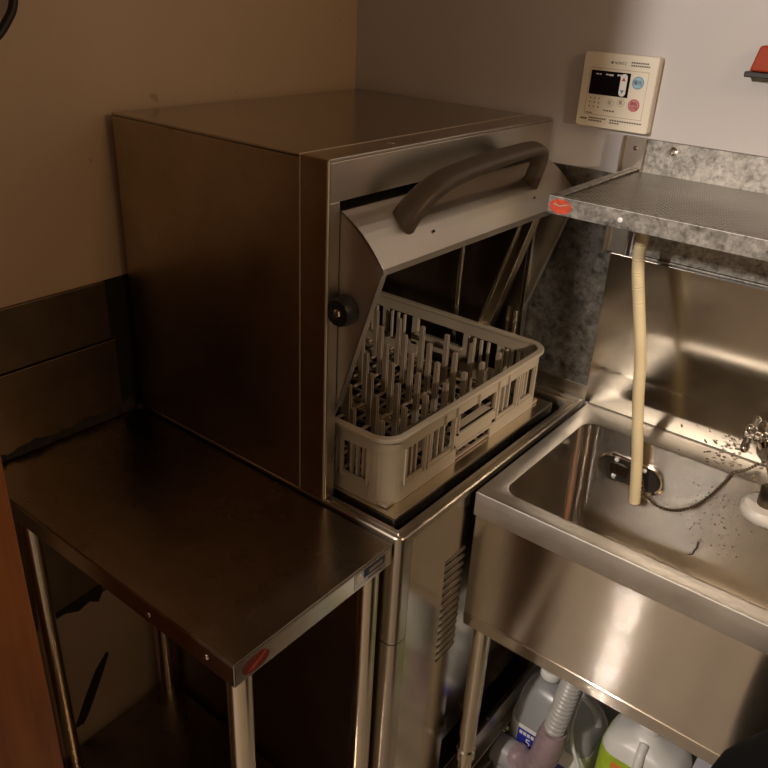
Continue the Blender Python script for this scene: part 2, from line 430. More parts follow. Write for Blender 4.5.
# torn black mark on the bare wall under the table
t_ = MB()
pts = [(-0.838, 0.118), (-0.826, 0.135), (-0.80, 0.185), (-0.772, 0.232), (-0.742, 0.262), (-0.738, 0.255), (-0.752, 0.225), (-0.778, 0.175), (-0.800, 0.135), (-0.815, 0.115)]
t_.prism([(0.0002, a, b) for a, b in pts], (0.0012, 0, 0))
pts = [(-0.853, 0.432), (-0.80, 0.436), (-0.737, 0.442), (-0.735, 0.424), (-0.747, 0.404), (-0.765, 0.418), (-0.790, 0.410), (-0.82, 0.424), (-0.853, 0.424)]
t_.prism([(0.0075, a, b) for a, b in pts], (0.0012, 0, 0))
struct('trim_8', t_, MAT['grime'], 'black torn streaks of dirt on the wall under the table', 'stain')

# ------------------------------------------------------------------ work table
T = thing('work_table', 'low stainless work table with pipe legs in front of the tan wall', 'table', (0.317, -0.768, 0))
X0, X1, Y0, Y1, ZT = 0.018, 0.616, -0.921, -0.6147, 0.7925
b = MB()
b.box(X0, X1, Y0, Y1, ZT - 0.004, ZT)
top = obj('tabletop', b, MAT['steel_table'], T, bevel=0.0018)
b = MB()
b.box(X1 - 0.003, X1, Y0, Y1, ZT - 0.036, ZT - 0.004); b.box(X0, X0 + 0.003, Y0, Y1, ZT - 0.036, ZT - 0.004)
b.box(X0, X1, Y0, Y0 + 0.003, ZT - 0.036, ZT - 0.004); b.box(X0, X1, Y1 - 0.003, Y1, ZT - 0.036, ZT - 0.004)
skirt = obj('skirt', b, MAT['steel_panel'], T, bevel=0.001)
for (sx, sz, y) in ((0.565, 0.773, Y0), (0.45, 0.77, Y0)):
    b = MB(); b.lathe((sx, y, sz), (0, -1, 0), [(0.004, 0), (0.004, 0.001), (0.002, 0.0022)], 10)
    obj('screw', b, MAT['chrome'], skirt)
for (lx, ly) in ((0.592, -0.893), (0.590, -0.636), (0.048, -0.872), (0.045, -0.636)):
    b = MB(); b.cyl((lx, ly, 0.045), (lx, ly, ZT - 0.005), 0.0165, seg=28)
    lg = obj('leg', b, MAT['pipe'], T)
    b = MB(); b.lathe((lx, ly, 0.0), (0, 0, 1), [(0.017, 0), (0.019, 0.006), (0.013, 0.012), (0.013, 0.05)], 20)
    obj('foot', b, MAT['black'], lg)
b = MB(); b.box(X0 + 0.012, X1 - 0.012, Y0 + 0.012, Y1 - 0.005, 0.092, 0.097); b.box(X0 + 0.012, X1 - 0.012, Y0 + 0.012, Y0 + 0.015, 0.065, 0.092)
b.box(X1 - 0.015, X1 - 0.012, Y0 + 0.012, Y1 - 0.005, 0.065, 0.092)
obj('undershelf', b, MAT['steel_table'], T, bevel=0.001)
# stickers on the front skirt
def oval(c, ra, rb, t, mb=None, plane='x', n=28):
    mb = mb or MB()
    pts = [(c[0], c[1] + ra * math.cos(2 * PI * k / n), c[2] + rb * math.sin(2 * PI * k / n)) if plane == 'x' else (c[0] + ra * math.cos(2 * PI * k / n), c[1], c[2] + rb * math.sin(2 * PI * k / n)) for k in range(n)]
    mb.prism(pts, (t, 0, 0) if plane == 'x' else (0, -t, 0)); return mb
st = obj('oval_sticker', oval((X1, -0.886, 0.7735), 0.0225, 0.0125, 0.0006), MAT['oval_red'], T, smooth=False); st['label'] = 'dark red oval sticker'
b = MB()
b.prism([(X1 + .0005, -0.902, .7685), (X1 + .0005, -0.893, .7665), (X1 + .0005, -0.877, .7735), (X1 + .0005, -0.868, .7815), (X1 + .0005, -0.872, .7815), (X1 + .0005, -0.881, .7765), (X1 + .0005, -0.893, .7705)], (0.0005, 0, 0))
obj('swoosh', b, MAT['sticker_red'], st, smooth=False)
lb = obj('maker_label', MB().box(X1, X1 + 0.0006, -0.700, -0.630, 0.7600, 0.7860), MAT['steel_top'], T, smooth=False); lb['label'] = 'silver and navy label'
obj('navy_band', MB().box(X1 + 0.0005, X1 + 0.001, -0.680, -0.634, 0.7715, 0.7850), MAT['navy'], lb, smooth=False)
b = MB(); b.prism([(X1 + .0006, -0.696, 0.770), (X1 + .0006, -0.682, 0.7685), (X1 + .0006, -0.682, 0.776), (X1 + .0006, -0.688, 0.7835), (X1 + .0006, -0.696, 0.7805)], (0.0006, 0, 0))
obj('emblem', b, MAT['white_label'], lb, smooth=False)
b = MB()
for k in range(5): b.box(X1 + .001, X1 + .0014, -0.669 + k * 0.0062, -0.6645 + k * 0.0062, 0.7752, 0.7810)
obj('lettering', b, MAT['sticker_pale'], lb, smooth=False)
b = MB()
for k in range(4): b.box(X1 + .0006, X1 + .0010, -0.670 + k * 0.008, -0.6645 + k * 0.008, 0.7638, 0.7672)
obj('lettering', b, MAT['print'], lb, smooth=False)

# ------------------------------------------------------------------ dishwasher
D = thing('dishwasher', 'stainless undercounter dishwasher with raised hood door, in the room corner', 'dishwasher', (0.32, -0.311, 0))
mx0, xs_, x1, x2 = 0.018, 0.427, 0.4767, 0.6274
yl, yr, zl, H = -0.611, -0.011, 0.800, 1.3183
# lower cabinet: shell with an open well on top
b = MB()
b.box(mx0, x2 - 0.030, yl + 0.002, yl + 0.006, 0.06, zl - 0.004)          # left side
b.box(mx0, x2 - 0.012, yr - 0.006, yr, 0.06, zl - 0.004)                  # right side
b.box(mx0, mx0 + 0.004, yl + 0.006, yr - 0.006, 0.06, zl - 0.004)         # rear
b.box(mx0 + 0.004, x2 - 0.012, yl + 0.006, yr - 0.006, 0.06, 0.064)       # bottom
obj('cabinet_shell', b, MAT['steel_side'], D, bevel=0.001)
# rim round the well: outer edge with a rounded left front corner
def rim_ring(r, ins, z):
    out = []
    x0_, x1_, y0_, y1_ = mx0 + ins, x2 - ins, yl + ins, yr - ins
    rr = max(r - ins, 0.003)
    for cx, cy, a0, rad in ((x1_, y1_, 0, 0.003), (x0_, y1_, PI / 2, 0.003), (x0_, y0_, PI, 0.003), (x1_, y0_, 1.5 * PI, rr)):
        sx = -1 if cx == x1_ else 1; sy = -1 if cy == y1_ else 1
        for k in range(7):
            a = a0 + PI / 2 * k / 6
            out.append(Vector((cx + sx * rad + rad * math.cos(a), cy + sy * rad + rad * math.sin(a), z)))
    return out
b = MB()
b.rings([rim_ring(0.014, 0.0, zl - 0.012), rim_ring(0.014, 0.0, zl - 0.002), rim_ring(0.014, 0.002, zl), rim_ring(0.014, 0.007, zl), rim_ring(0.014, 0.0085, zl - 0.004), rim_ring(0.014, 0.012, zl - 0.004), rim_ring(0.014, 0.0135, zl - 0.001), rim_ring(0.014, 0.020, zl - 0.001), rim_ring(0.014, 0.022, zl - 0.004), rim_ring(0.014, 0.022, zl - 0.09), rim_ring(0.014, 0.020, zl - 0.09), rim_ring(0.014, 0.020, zl - 0.012)], closed=True)
rim = obj('well_rim', b, MAT['steel'], D)
obj('tank', MB().box(mx0 + 0.021, x2 - 0.021, yl + 0.021, yr - 0.021, zl - 0.12, zl - 0.09), MAT['shade_black'], D, smooth=False)
# rounded corner post in two lengths
def corner_post(z0, z1):
    pts = []
    r = 0.015
    cx, cy = x2 - r, yl + r
    pts += [(x2 - 0.030, yl + 0.0)]
    for k in range(9):
        a = -PI / 2 + (PI / 2) * k / 8
        pts.append((cx + r * math.cos(a), cy + r * math.sin(a)))
    pts.append((x2, yl + 0.030))
    m = MB(); m.strip(pts, 0.003, z0, z1); return m
obj('corner_post', corner_post(0.592, zl - 0.0125), MAT['steel'], D)
obj('corner_post', corner_post(0.055, 0.590), MAT['steel'], D)
# front panels, the left one with pressed louvres
b = MB(); b.box(x2 - 0.010, x2 - 0.0015, yl + 0.0315, -0.418, 0.06, zl - 0.0125)
fp = obj('front_panel', b, MAT['steel_panel'], D, bevel=0.0015)
b = MB(); b.box(x2 - 0.024, x2 - 0.012, -0.416, yr, 0.17, zl - 0.0125)
obj('front_panel', b, MAT['steel_panel'], D, bevel=0.0015)
b = MB(); bk = MB()
for i in range(14):
    z = 0.676 - i * 0.0165; y0_, y1_ = -0.478, -0.4195
    n = 8; rings = []
    for k in range(n + 1):
        y = y0_ + (y1_ - y0_) * k / n; e = 1.0 if k < n else 1.0
        f = min(1.0, k / 1.5)
        rings.append([(x2 - 0.0016, y, z + 0.0045), (x2 - 0.0016 + 0.0026 * f + 0.0003, y, z - 0.0008), (x2 - 0.0016 + 0.0022 * f + 0.0002, y, z - 0.0020), (x2 - 0.0016, y, z - 0.0012)])
    b.rings(rings)
    bk.box(x2 - 0.0018, x2 - 0.0011, y0_ + 0.002, y1_, z - 0.0085, z - 0.0012)
obj('louvre_vent', b, MAT['steel'], fp)
obj('louvre_gap', bk, MAT['shade_black'], fp, smooth=False)
for (lx, ly) in ((0.06, -0.57), (0.58, -0.57), (0.06, -0.06), (0.58, -0.06)):
    obj('leg', MB().lathe((lx, ly, 0), (0, 0, 1), [(0.02, 0), (0.022, 0.01), (0.016, 0.015), (0.016, 0.062)], 18), MAT['black'], D)

# upper cabinet (hood): rear body
b = MB()
b.box(mx0, xs_, yl, yl + 0.004, zl, H - 0.004)
b.box(mx0, xs_, yr - 0.004, yr, zl, H - 0.004)
b.box(mx0, mx0 + 0.004, yl + 0.004, yr - 0.004, zl, H - 0.004)
obj('hood_body', b, MAT['steel_side'], D, bevel=0.0022)
obj('hood_top', MB().box(mx0, xs_, yl, yr, H - 0.0038, H), MAT['steel_top'], D, bevel=0.0012)
# front frame of the hood
b = MB()
b.box(xs_ + 0.0006, x1, yr - 0.003, yr + 0.001, zl, H)                       # right return
b.box(xs_ + 0.0006, x1 - 0.0005, yl + 0.003, yr - 0.003, H - 0.004, H + 0.0005)       # top return
b.box(x1 - 0.004, x1, yl + 0.003, yr - 0.003, 1.2625, H - 0.004)              # header
b.box(x1 - 0.004, x1, yl + 0.003, yl + 0.023, zl, 1.2625)                     # left post
b.box(x1 - 0.004, x1, yr - 0.014, yr - 0.003, zl, 1.2625)                     # right post
ff = obj('hood_frame', b, MAT['steel'], D, bevel=0.0012)
obj('hood_return', MB().box(xs_ + 0.0008, x1, yl - 0.0015, yl + 0.0029, zl, H), MAT['steel_side'], D, bevel=0.0012)
b = MB(); b.box(xs_ - 0.0006, xs_ + 0.0007, yl - 0.0022, yl + 0.002, zl + 0.002, H - 0.001); b.box(xs_ - 0.0006, xs_ + 0.0007, yl - 0.0022, yr, H - 0.002, H + 0.0009); b.box(x1 - 0.0022, x1 + 0.0004, yl - 0.0020, yl + 0.0008, zl + 0.002, H - 0.002)
obj('glint_strip', b, MAT['edge_glint'], ff, smooth=False)  # thin strips along the sheet edges, their bright highlight put into the colour
obj('bolt', MB().lathe((0.452, -0.455, H), (0, 0, 1), [(0.006, 0), (0.006, 0.001), (0.003, 0.0022)], 12), MAT['chrome'], ff)
# inside of the hood
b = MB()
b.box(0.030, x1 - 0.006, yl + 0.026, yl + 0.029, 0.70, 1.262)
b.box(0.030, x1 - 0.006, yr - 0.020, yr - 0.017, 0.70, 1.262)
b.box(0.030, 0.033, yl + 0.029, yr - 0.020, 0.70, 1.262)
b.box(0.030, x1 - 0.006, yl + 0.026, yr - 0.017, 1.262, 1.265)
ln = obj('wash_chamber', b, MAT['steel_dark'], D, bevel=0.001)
for (yy, zz) in ((-0.275, 0.985), (-0.275, 0.950)):
    obj('bolt', MB().lathe((0.033, yy, zz), (1, 0, 0), [(0.014, 0), (0.014, 0.004), (0.009, 0.005), (0.009, 0.014), (0.005, 0.016)], 6), MAT['pipe'], ln)
b = MB(); b.tube([(0.338, -0.052, 0.80), (0.338, -0.052, 1.0), (0.345, -0.052, 1.255)], 0.006, 12)
obj('spray_pipe', b, MAT['pipe'], D)
# diagonal door arm inside the right of the opening
b = MB()
p0, p1 = Vector((0.500, 0, 1.195)), Vector((0.392, 0, 0.830)); dirv = (p1 - p0).normalized(); nrm = Vector((-dirv.z, 0, dirv.x))
for (a0, a1, yy0, yy1) in ((-0.013, -0.009, -0.078, -0.052), (-0.009, 0.009, -0.0725, -0.0695), (0.009, 0.013, -0.078, -0.052)):
    q = [p0 + nrm * a0, p0 + nrm * a1, p1 + nrm * a1, p1 + nrm * a0]
    b.prism([(v.x, yy0, v.z) for v in q], (0, yy1 - yy0, 0))
obj('door_arm', b, MAT['pipe'], D, bevel=0.001)
b = MB(); b.tube([(0.470, -0.043, 0.80), (0.470, -0.043, 0.955)], 0.005, 10); b.box(0.452, 0.458, -0.046, -0.036, 0.80, 0.96)
obj('guide_rod', b, MAT['pipe'], D)

# raised door: sloping sheet, folded lip and two three-cornered cheeks
DOOR = bpy.data.objects.new('door', None); COL.objects.link(DOOR); DOOR.parent = D; DOOR.location = (0.16, -0.001, 1.10)
prof = []
for k in range(9):
    t = k / 8
    x = 0.4785 + (0.5525 - 0.4785) * t; z = 1.2500 + (1.1875 - 1.2500) * t + 0.0075 * math.sin(PI * t)
    prof.append((x, z))
yA, yB = -0.587, -0.018
b = MB()
inner = [(x - 0.0022, z - 0.0030) for x, z in prof]
pl = [(0.455, 1.2565)] + prof + list(reversed(inner)) + [(0.455, 1.2530)]
b.prism([(x, yA, z) for x, z in pl], (0, yB - yA, 0))
obj('door_sheet', b, MAT['steel'], DOOR, bevel=0.0005)
b = MB()
lx, lz = prof[-1]
dx, dz = -0.032, -0.1
b.prism([(lx + 0.0005, yA, lz + 0.001), (lx + 0.0012, yA, lz - 0.0085), (lx - 0.004, yA, lz - 0.0085), (lx - 0.004, yA, lz - 0.003)], (0, yB - yA, 0))
obj('door_lip', b, MAT['steel_sink'], DOOR, bevel=0.0008)
for ya, yb in ((yA, yA + 0.003), (yB - 0.003, yB)):
    b = MB()
    pts = [(0.445, 1.2520)] + [(x, z - 0.001) for x, z in prof] + [(0.4775, 0.9535), (0.445, 0.850)]
    b.prism([(x, ya, z) for x, z in pts], (0, yb - ya, 0))
    # folded edge along the slanting side
    q0, q1 = Vector((0.5525, 0, 1.1865)), Vector((0.4775, 0, 0.9535)); dd = (q1 - q0).normalized(); nn = Vector((dd.z, 0, -dd.x))
    if nn.x > 0: nn = -nn
    ck = obj('door_cheek', b, MAT['steel_sink'], DOOR, bevel=0.0007); b = MB()
    yy0, yy1 = (ya, ya + 0.012) if ya < -0.3 else (yb - 0.012, yb)
    b.prism([(v.x, yy0, v.z) for v in (q0, q1, q1 + nn * 0.003, q0 + nn * 0.003)], (0, yy1 - yy0, 0))
    obj('folded_edge', b, MAT['steel_sink'], ck, bevel=0.0007)
# bow handle
sn = Vector((0.300, 0, 0.954)); ctr = Vector((0.5125, 0, 1.2265))
path = [(-0.500, -0.010), (-0.490, 0.010), (-0.465, 0.034), (-0.43, 0.050), (-0.38, 0.059), (-0.31, 0.065), (-0.24, 0.068), (-0.19, 0.069), (-0.162, 0.066), (-0.146, 0.056), (-0.139, 0.04), (-0.136, 0.018), (-0.135, -0.010)]
pp = catmull([ctr + sn * h + Vector((0, y, 0)) for y, h in path], 6)
side = sn.cross(Vector((0, 1, 0))).normalized()
b = MB(); rings = []
for i, p in enumerate(pp):
    t = (pp[min(i + 1, len(pp) - 1)] - pp[max(i - 1, 0)]).normalized(); u = side; v = t.cross(u).normalized()
    s_ = i / (len(pp) - 1); wd = 0.0205 - 0.0065 * min(1.0, s_ * 1.6); th = 0.0135 - 0.0045 * min(1.0, s_ * 2)
    ring = []
    for k in range(20):
        a = 2 * PI * k / 20; ca, sa = math.cos(a), math.sin(a)
        ring.append(p + u * wd * math.copysign(abs(ca) ** 0.6, ca) + v * th * math.copysign(abs(sa) ** 0.7, sa))
    rings.append(ring)
b.rings(rings)
hd = obj('handle', b, MAT['handle'], DOOR); hd['label'] = 'brown plastic bow handle'
b = MB()
b.lathe((0.493, yA, 1.116), (0, -1, 0), [(0.019, 0), (0.0215, 0.003), (0.0215, 0.012), (0.0205, 0.018), (0.019, 0.022), (0.010, 0.022), (0.009, 0.0205)], 12)
kn = obj('pivot_knob', b, MAT['black'], DOOR, smooth=True); kn['label'] = 'black knob with steel screw'
obj('screw', MB().lathe((0.493, yA - 0.0202, 1.116), (0, -1, 0), [(0.006, 0), (0.006, 0.002), (0.003, 0.004)], 12), MAT['chrome'], kn)
for yy in (-0.452, -0.158):
    obj('screw', MB().lathe((0.535, yy, 1.2092), (0.64, 0, 0.77), [(0.0022, 0), (0.0022, 0.0008), (0.001, 0.0014)], 8), MAT['shade_black'], DOOR)
# rack tray
b = MB(); [b.box(*q, 0.796, 0.799) for q in ((0.555, 0.5865, -0.5735, -0.065), (0.045, 0.075, -0.5735, -0.065), (0.075, 0.555, -0.5735, -0.550), (0.075, 0.555, -0.100, -0.065), (0.075, 0.555, -0.340, -0.310))]; b.box(0.5835, 0.5865, -0.5735, -0.065, 0.778, 0.796); b.box(0.045, 0.5835, -0.5735, -0.5705, 0.778, 0.796)
obj('rack_tray', b, MAT['pipe'], D, bevel=0.0008)
for yy in (-0.50, -0.12): obj('tray_support', MB().box(0.05, 0.57, yy - 0.006, yy + 0.006, 0.715, 0.7955), MAT['steel_dark'], D)

# ------------------------------------------------------------------ glass rack on the tray
RK = thing('glass_rack', 'beige plastic glass rack with upright pegs on the open dishwasher tray', 'rack', (0.322, -0.324, 0.7995))
cx, cy, hh = 0.322, -0.323, 0.243
zb, zr = 0.7995, 0.920
DZ = 0.016
def rack_pt(side, s, n):
    # side 0:+x 1:+y 2:-x 3:-y ; s along, n outwards from the centre
    a = side * PI / 2; ca, sa = math.cos(a), math.sin(a)
    return (cx + n * ca - s * sa, cy + n * sa + s * ca)
def rr_out(off, r=0.038, seg=8):
    return [(p.x, p.y) for p in rrect(cx, cy, hh + off, hh + off, r + off, 0, seg)]
TH = 0.004
b = MB()
b.strip(rr_out(0), TH, 0.8905, 0.9135, True)
b.strip(rr_out(0.007), 0.013, 0.9135, zr, True)
body = obj('upper_rim', b, MAT['rack'], RK, bevel=0.0012, smooth=True)
b = MB()
for side in range(4):
    # corner piece
    pts = []
    for k in range(-1, 10):
        if k == -1: pts.append(rack_pt(side, 0.205, hh))
        else:
            a = PI / 2 * min(k, 8) / 8
            if k <= 8:
                s = hh - 0.038 + 0.038 * math.sin(a); n = hh - 0.038 + 0.038 * math.cos(a); pts.append(rack_pt(side, s, n))
            else: pts.append(rack_pt(side, hh, 0.205))
    b.strip(pts, TH, zb, 0.8910)
    def seg_(s0, s1, z0, z1, n=hh, t=TH):
        b.strip([rack_pt(side, s0, n), rack_pt(side, s1, n)], t, z0, z1)
    seg_(-0.206, 0.206, 0.8285, 0.8345)     # sill
    for sg in (-1, 1):
        a0, a1 = sorted((sg * 0.055, sg * 0.206)); seg_(a0, a1, zb, 0.8285)        # bottom band, notched in the middle
        for (p, q) in ((0.058, 0.072), (0.138, 0.152), (0.200, 0.207)):
            c0, c1 = sorted((sg * p, sg * q)); seg_(c0, c1, 0.8285, 0.8910)
        for (p, q) in ((0.072, 0.138), (0.152, 0.200)):
            for k in range(1, 4):
                s = p + (q - p) * k / 4; c0, c1 = sorted((sg * (s - 0.0022), sg * (s + 0.0022))); seg_(c0, c1, 0.8305, 0.8910, hh - 0.006, 0.006)
            # raised frame round each window
            for (r0, r1, z0, z1) in ((p - 0.004, p - 0.001, 0.8305, 0.8925), (q + 0.001, q + 0.004, 0.8305, 0.8925), (p - 0.004, q + 0.004, 0.8275, 0.8305)):
                c0, c1 = sorted((sg * r0, sg * r1)); seg_(c0, c1, z0, z1, hh + 0.003, 0.004)
    seg_(-0.058, 0.058, 0.8345, 0.8585)                          # solid bar of the grip
    for (r0, r1, z0, z1) in ((-0.060, -0.057, 0.8545, 0.8925), (0.057, 0.060, 0.8545, 0.8925), (-0.060, 0.060, 0.8545, 0.8580), (-0.058, 0.058, 0.8255, 0.8290)):
        seg_(r0, r1, z0, z1, hh + 0.0035, 0.0045)
    seg_(-0.058, 0.058, 0.8545, 0.8585, hh, 0.02)
    for s in (-0.10, -0.0, 0.10, -0.066, 0.066):
        seg_(s - 0.0012, s + 0.0012, 0.8925, 0.9135, hh + 0.005, 0.006)
obj('side_walls', b, MAT['rack'], RK, smooth=False)
b = MB()
for i in range(17):
    s = -0.2376 + i * 0.0297; w = 0.0013 if i % 2 else 0.0022
    b.box(cx + s - w, cx + s + w, cy - 0.2390, cy + 0.2390, 0.8005, 0.8050); b.box(cx - 0.2390, cx + 0.2390, cy + s - w, cy + s + w, 0.8010, 0.8055)
obj('base_grid', b, MAT['peg'], RK, smooth=False)
pegm = None
for i in range(7):
    for j in range(7):
        px_, py_ = cx + 0.0594 * (i - 3), cy - 0.0594 * (j - 3) - 0.003
        if pegm is None:
            b = MB(); r0 = 0.0045
            for (a0, a1, c0, c1) in ((-r0, r0, -0.0036, -0.0014), (-r0, r0, 0.0014, 0.0036), (-0.0012, 0.0012, -0.0014, 0.0014)):
                b.rings([[Vector((px_ + a * k_, py_ + c * k_, z)) for a, c in ((a0, c0), (a1, c0), (a1, c1), (a0, c1))] for z, k_ in ((0.8045, 1.15), (0.905, 0.95), (0.908, 0.8))])
            o = obj('peg', b, MAT['peg'], RK, smooth=False); pegm = o; p00 = (px_, py_)
        else:
            o = pegm.copy(); COL.objects.link(o); o.parent = RK
            o.location = (px_ - p00[0], py_ - p00[1], 0)

# ------------------------------------------------------------------ sink
S = thing('sink', 'stainless single-bowl sink on pipe legs, right of the dishwasher', 'sink', (0.94, -0.21, 0))
sx0, sx1, sy0, sy1, zs = 0.6355, 1.2375, -0.4215, -0.004, 0.7945
bx0, bx1, by0, by1, zf = 0.667, 1.205, -0.388, -0.074, 0.600
def rr_(x0, x1, y0, y1, r, z, seg=8): return rrect((x0 + x1) / 2, (y0 + y1) / 2, (x1 - x0) / 2, (y1 - y0) / 2, r, z, seg)
b = MB()
b.rings([rr_(sx0, sx1, sy0, sy1, 0.002, zs - 0.044), rr_(sx0, sx1, sy0, sy1, 0.002, zs - 0.002), rr_(sx0 + .001, sx1 - .001, sy0 + .001, sy1 - .001, 0.002, zs),
         rr_(bx0 - 0.004, bx1 + 0.004, by0 - 0.004, by1 + 0.004, 0.030, zs), rr_(bx0 - 0.001, bx1 + 0.001, by0 - 0.001, by1 + 0.001, 0.028, zs - 0.0015)], cap0=False, cap1=False)
obj('deck', b, MAT['steel_sink'], S)
b = MB()
k = [(0, 0.0015, 0.026), (0.0, 0.012, 0.026), (0.005, 0.212, 0.028), (0.009, 0.232, 0.03), (0.020, 0.244, 0.03), (0.038, 0.2485, 0.03)]
rg = [rr_(bx0 + i, bx1 - i, by0 + i, by1 - i, r, zs - d) for i, d, r in k]
for r_ in rg[1:]: pass
b.rings(rg, cap0=False, cap1=True)
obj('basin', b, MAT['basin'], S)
b = MB()
ay = sy0 + 0.006
b.box(sx0 + 0.002, sx1 - 0.002, ay, ay + 0.002, 0.536, zs - 0.040)
b.prism([(sx0 + .002, ay - 0.0022, 0.5362), (sx0 + .002, ay - 0.0008, 0.5375), (sx0 + .002, ay + 0.002, 0.538), (sx0 + .002, ay + 0.006, 0.508), (sx0 + .002, ay + 0.002, 0.508)], (sx1 - sx0 - 0.004, 0, 0))
b.box(sx0 + 0.002, sx0 + 0.004, ay + 0.002, sy1, 0.508, zs - 0.040); b.box(sx1 - 0.004, sx1 - 0.002, ay + 0.002, sy1, 0.508, zs - 0.040)
b.box(sx0 + 0.004, sx1 - 0.004, sy1 - 0.003, sy1, 0.508, zs - 0.040)
obj('apron', b, MAT['steel_apron'], S, bevel=0.0008)
# upstand and splash sheet at the back
b = MB()
b.box(sx0 + 0.001, sx1, -0.0040, -0.0005, zs - 0.002, 0.832)
obj('upstand', b, MAT['steel_sink'], S, bevel=0.0008)
b = MB(); b.prism([(0.628, -0.0072, zs + 0.002), (0.628, -0.0042, zs + 0.002), (0.628, -0.0102, 1.104), (0.628, -0.0134, 1.104)], (0.672, 0, 0))
obj('splash_sheet', b, MAT['steel_mirror'], S, bevel=0.0008)
for (lx, ly) in ((0.667, -0.392), (1.205, -0.392), (0.667, -0.035), (1.205, -0.035)):
    bb = MB(); bb.cyl((lx, ly, 0.19), (lx, ly, 0.52), 0.0165, seg=28)
    lg = obj('leg', bb, MAT['pipe'], S)
    bb = MB(); bb.lathe((lx, ly, 0.0), (0, 0, 1), [(0.022, 0), (0.022, 0.006), (0.015, 0.012), (0.015, 0.16), (0.019, 0.162), (0.019, 0.185), (0.015, 0.190)], 24)
    obj('adjustable_foot', bb, MAT['pipe'], lg)
for lx in (0.667, 1.205):
    bb = MB(); bb.box(lx - 0.002, lx + 0.002, -0.378, -0.049, 0.125, 0.185); bb.box(lx - 0.002, lx + 0.014, -0.378, -0.049, 0.122, 0.125)
    obj('side_rail', bb, MAT['steel'], S, bevel=0.0008)
# drain outlet recessed in the back wall of the bowl
def stad(cx_, cz_, hx, hz, y, n=10):
    out = []
    for sgn, a0 in ((1, -PI / 2), (-1, PI / 2)):
        for k_ in range(n + 1):
            a = a0 + PI * k_ / n
            out.append(Vector((cx_ + sgn * (hx - hz) + hz * math.cos(a), y, cz_ + hz * math.sin(a))))
    return out
dcx, dcz, yb = 0.769, 0.7215, by1 - 0.0015
b = MB(); b.rings([stad(dcx, dcz, 0.066, 0.030, yb), stad(dcx, dcz, 0.066, 0.030, yb - 0.004), stad(dcx, dcz, 0.063, 0.027, yb - 0.006), stad(dcx, dcz, 0.059, 0.0235, yb - 0.005), stad(dcx, dcz, 0.058, 0.0225, yb - 0.001)], cap0=False, cap1=False)
dr = obj('overflow_outlet', b, MAT['chrome'], S); dr['label'] = 'oval overflow outlet in the bowl wall'
obj('outlet_recess', MB().rings([stad(dcx, dcz, 0.060, 0.0245, yb + 0.0005), stad(dcx, dcz, 0.060, 0.0245, yb - 0.0012)]), MAT['shade_black'], dr, smooth=False)
b = MB(); b.rings([stad(dcx - 0.024, dcz + 0.0, 0.020, 0.013, yb - 0.001), stad(dcx - 0.024, dcz, 0.020, 0.013, yb - 0.004), stad(dcx - 0.024, dcz, 0.017, 0.010, yb - 0.005)])
for kk in range(4): b.box(dcx - 0.040 + kk * 0.010, dcx - 0.036 + kk * 0.010, yb - 0.0065, yb - 0.004, dcz - 0.012, dcz + 0.012)
obj('outlet_grille', b, MAT['steel_dark'], dr, bevel=0.0006)
for (xx, zz) in ((dcx - 0.030, dcz + 0.018), (dcx - 0.030, dcz - 0.017), (dcx + 0.024, dcz + 0.017), (dcx + 0.022, dcz - 0.018), (dcx + 0.008, dcz + 0.012)):
    obj('bolt', MB().lathe((xx, yb - 0.001, zz), (0, -1, 0), [(0.0045, 0), (0.0045, 0.003), (0.002, 0.005)], 10), MAT['white'], dr)

# plug chain from the outlet up over the rim to the tap
def chain(pts, r, step):
    path = catmull(pts, 24); mb = MB(); acc = 0; last = path[0]
    mb.ball(last, r, u=7, v=5)
    for p in path[1:]:
        acc += (p - last).length; last = p
        if acc >= step: mb.ball(p, r, u=7, v=5); acc = 0
    mb.tube(path, r * 0.35, 5)
    return mb
ch = obj('ball_chain', chain([(0.793, -0.082, 0.726), (0.806, -0.092, 0.703), (0.835, -0.097, 0.690), (0.868, -0.096, 0.695), (0.900, -0.093, 0.722), (0.925, -0.088, 0.765), (0.938, -0.078, 0.7975), (0.952, -0.055, 0.799), (0.966, -0.030, 0.806)], 0.0030, 0.0056), MAT['steel_dark'])
recenter(ch, (0.868, -0.09, 0.69)); tag(ch, 'dark ball chain hanging from the overflow outlet up to the tap', 'chain')

# water and dirt on the steel
def drops(name, n, fx, mat, label, grp=None):
    mb = MB()
    for _ in range(n):
        p, nrm, r, el = fx()
        p = Vector(p); z = Vector(nrm).normalized(); a = z.orthogonal().normalized(); bb_ = z.cross(a); th = random.uniform(0, PI)
        a, bb_ = a * math.cos(th) + bb_ * math.sin(th), bb_ * math.cos(th) - a * math.sin(th)
        rings = []
        for rr, hz in ((1.0, -0.05), (0.85, 0.28), (0.45, 0.48), (0.05, 0.55)):
            rings.append([p + a * r * el * rr * math.cos(2 * PI * k_ / 8) + bb_ * r * rr * math.sin(2 * PI * k_ / 8) + z * r * hz for k_ in range(8)])
        mb.rings(rings)
    o = obj(name, mb, mat); tag(o, label, 'droplets', kind='stuff'); return o
def wall_drop():
    x = random.triangular(0.80, 1.19, 0.97); z = random.uniform(0.625, 0.775); dz_ = (zs - 0.012 - z) / 0.2 * 0.005
    return (x, by1 - 0.0002 - max(0, dz_), z), (0, -1, 0.03), random.uniform(0.0008, 0.0022), random.uniform(1.0, 1.4)
drops('water_droplets', 420, wall_drop, MAT['water'], 'clear droplets clinging to the back wall of the sink bowl')
def wall_dirt():
    x = random.gauss(0.925, 0.035); z = random.uniform(0.63, 0.76); dz_ = (zs - 0.012 - z) / 0.2 * 0.005
    return (x, by1 - 0.0002 - max(0, dz_), z), (0, -1, 0.03), random.uniform(0.0006, 0.0016), random.uniform(1.0, 1.5)
drops('dirt_specks', 120, wall_dirt, MAT['speck'], 'dark specks spattered on the back wall of the sink bowl')
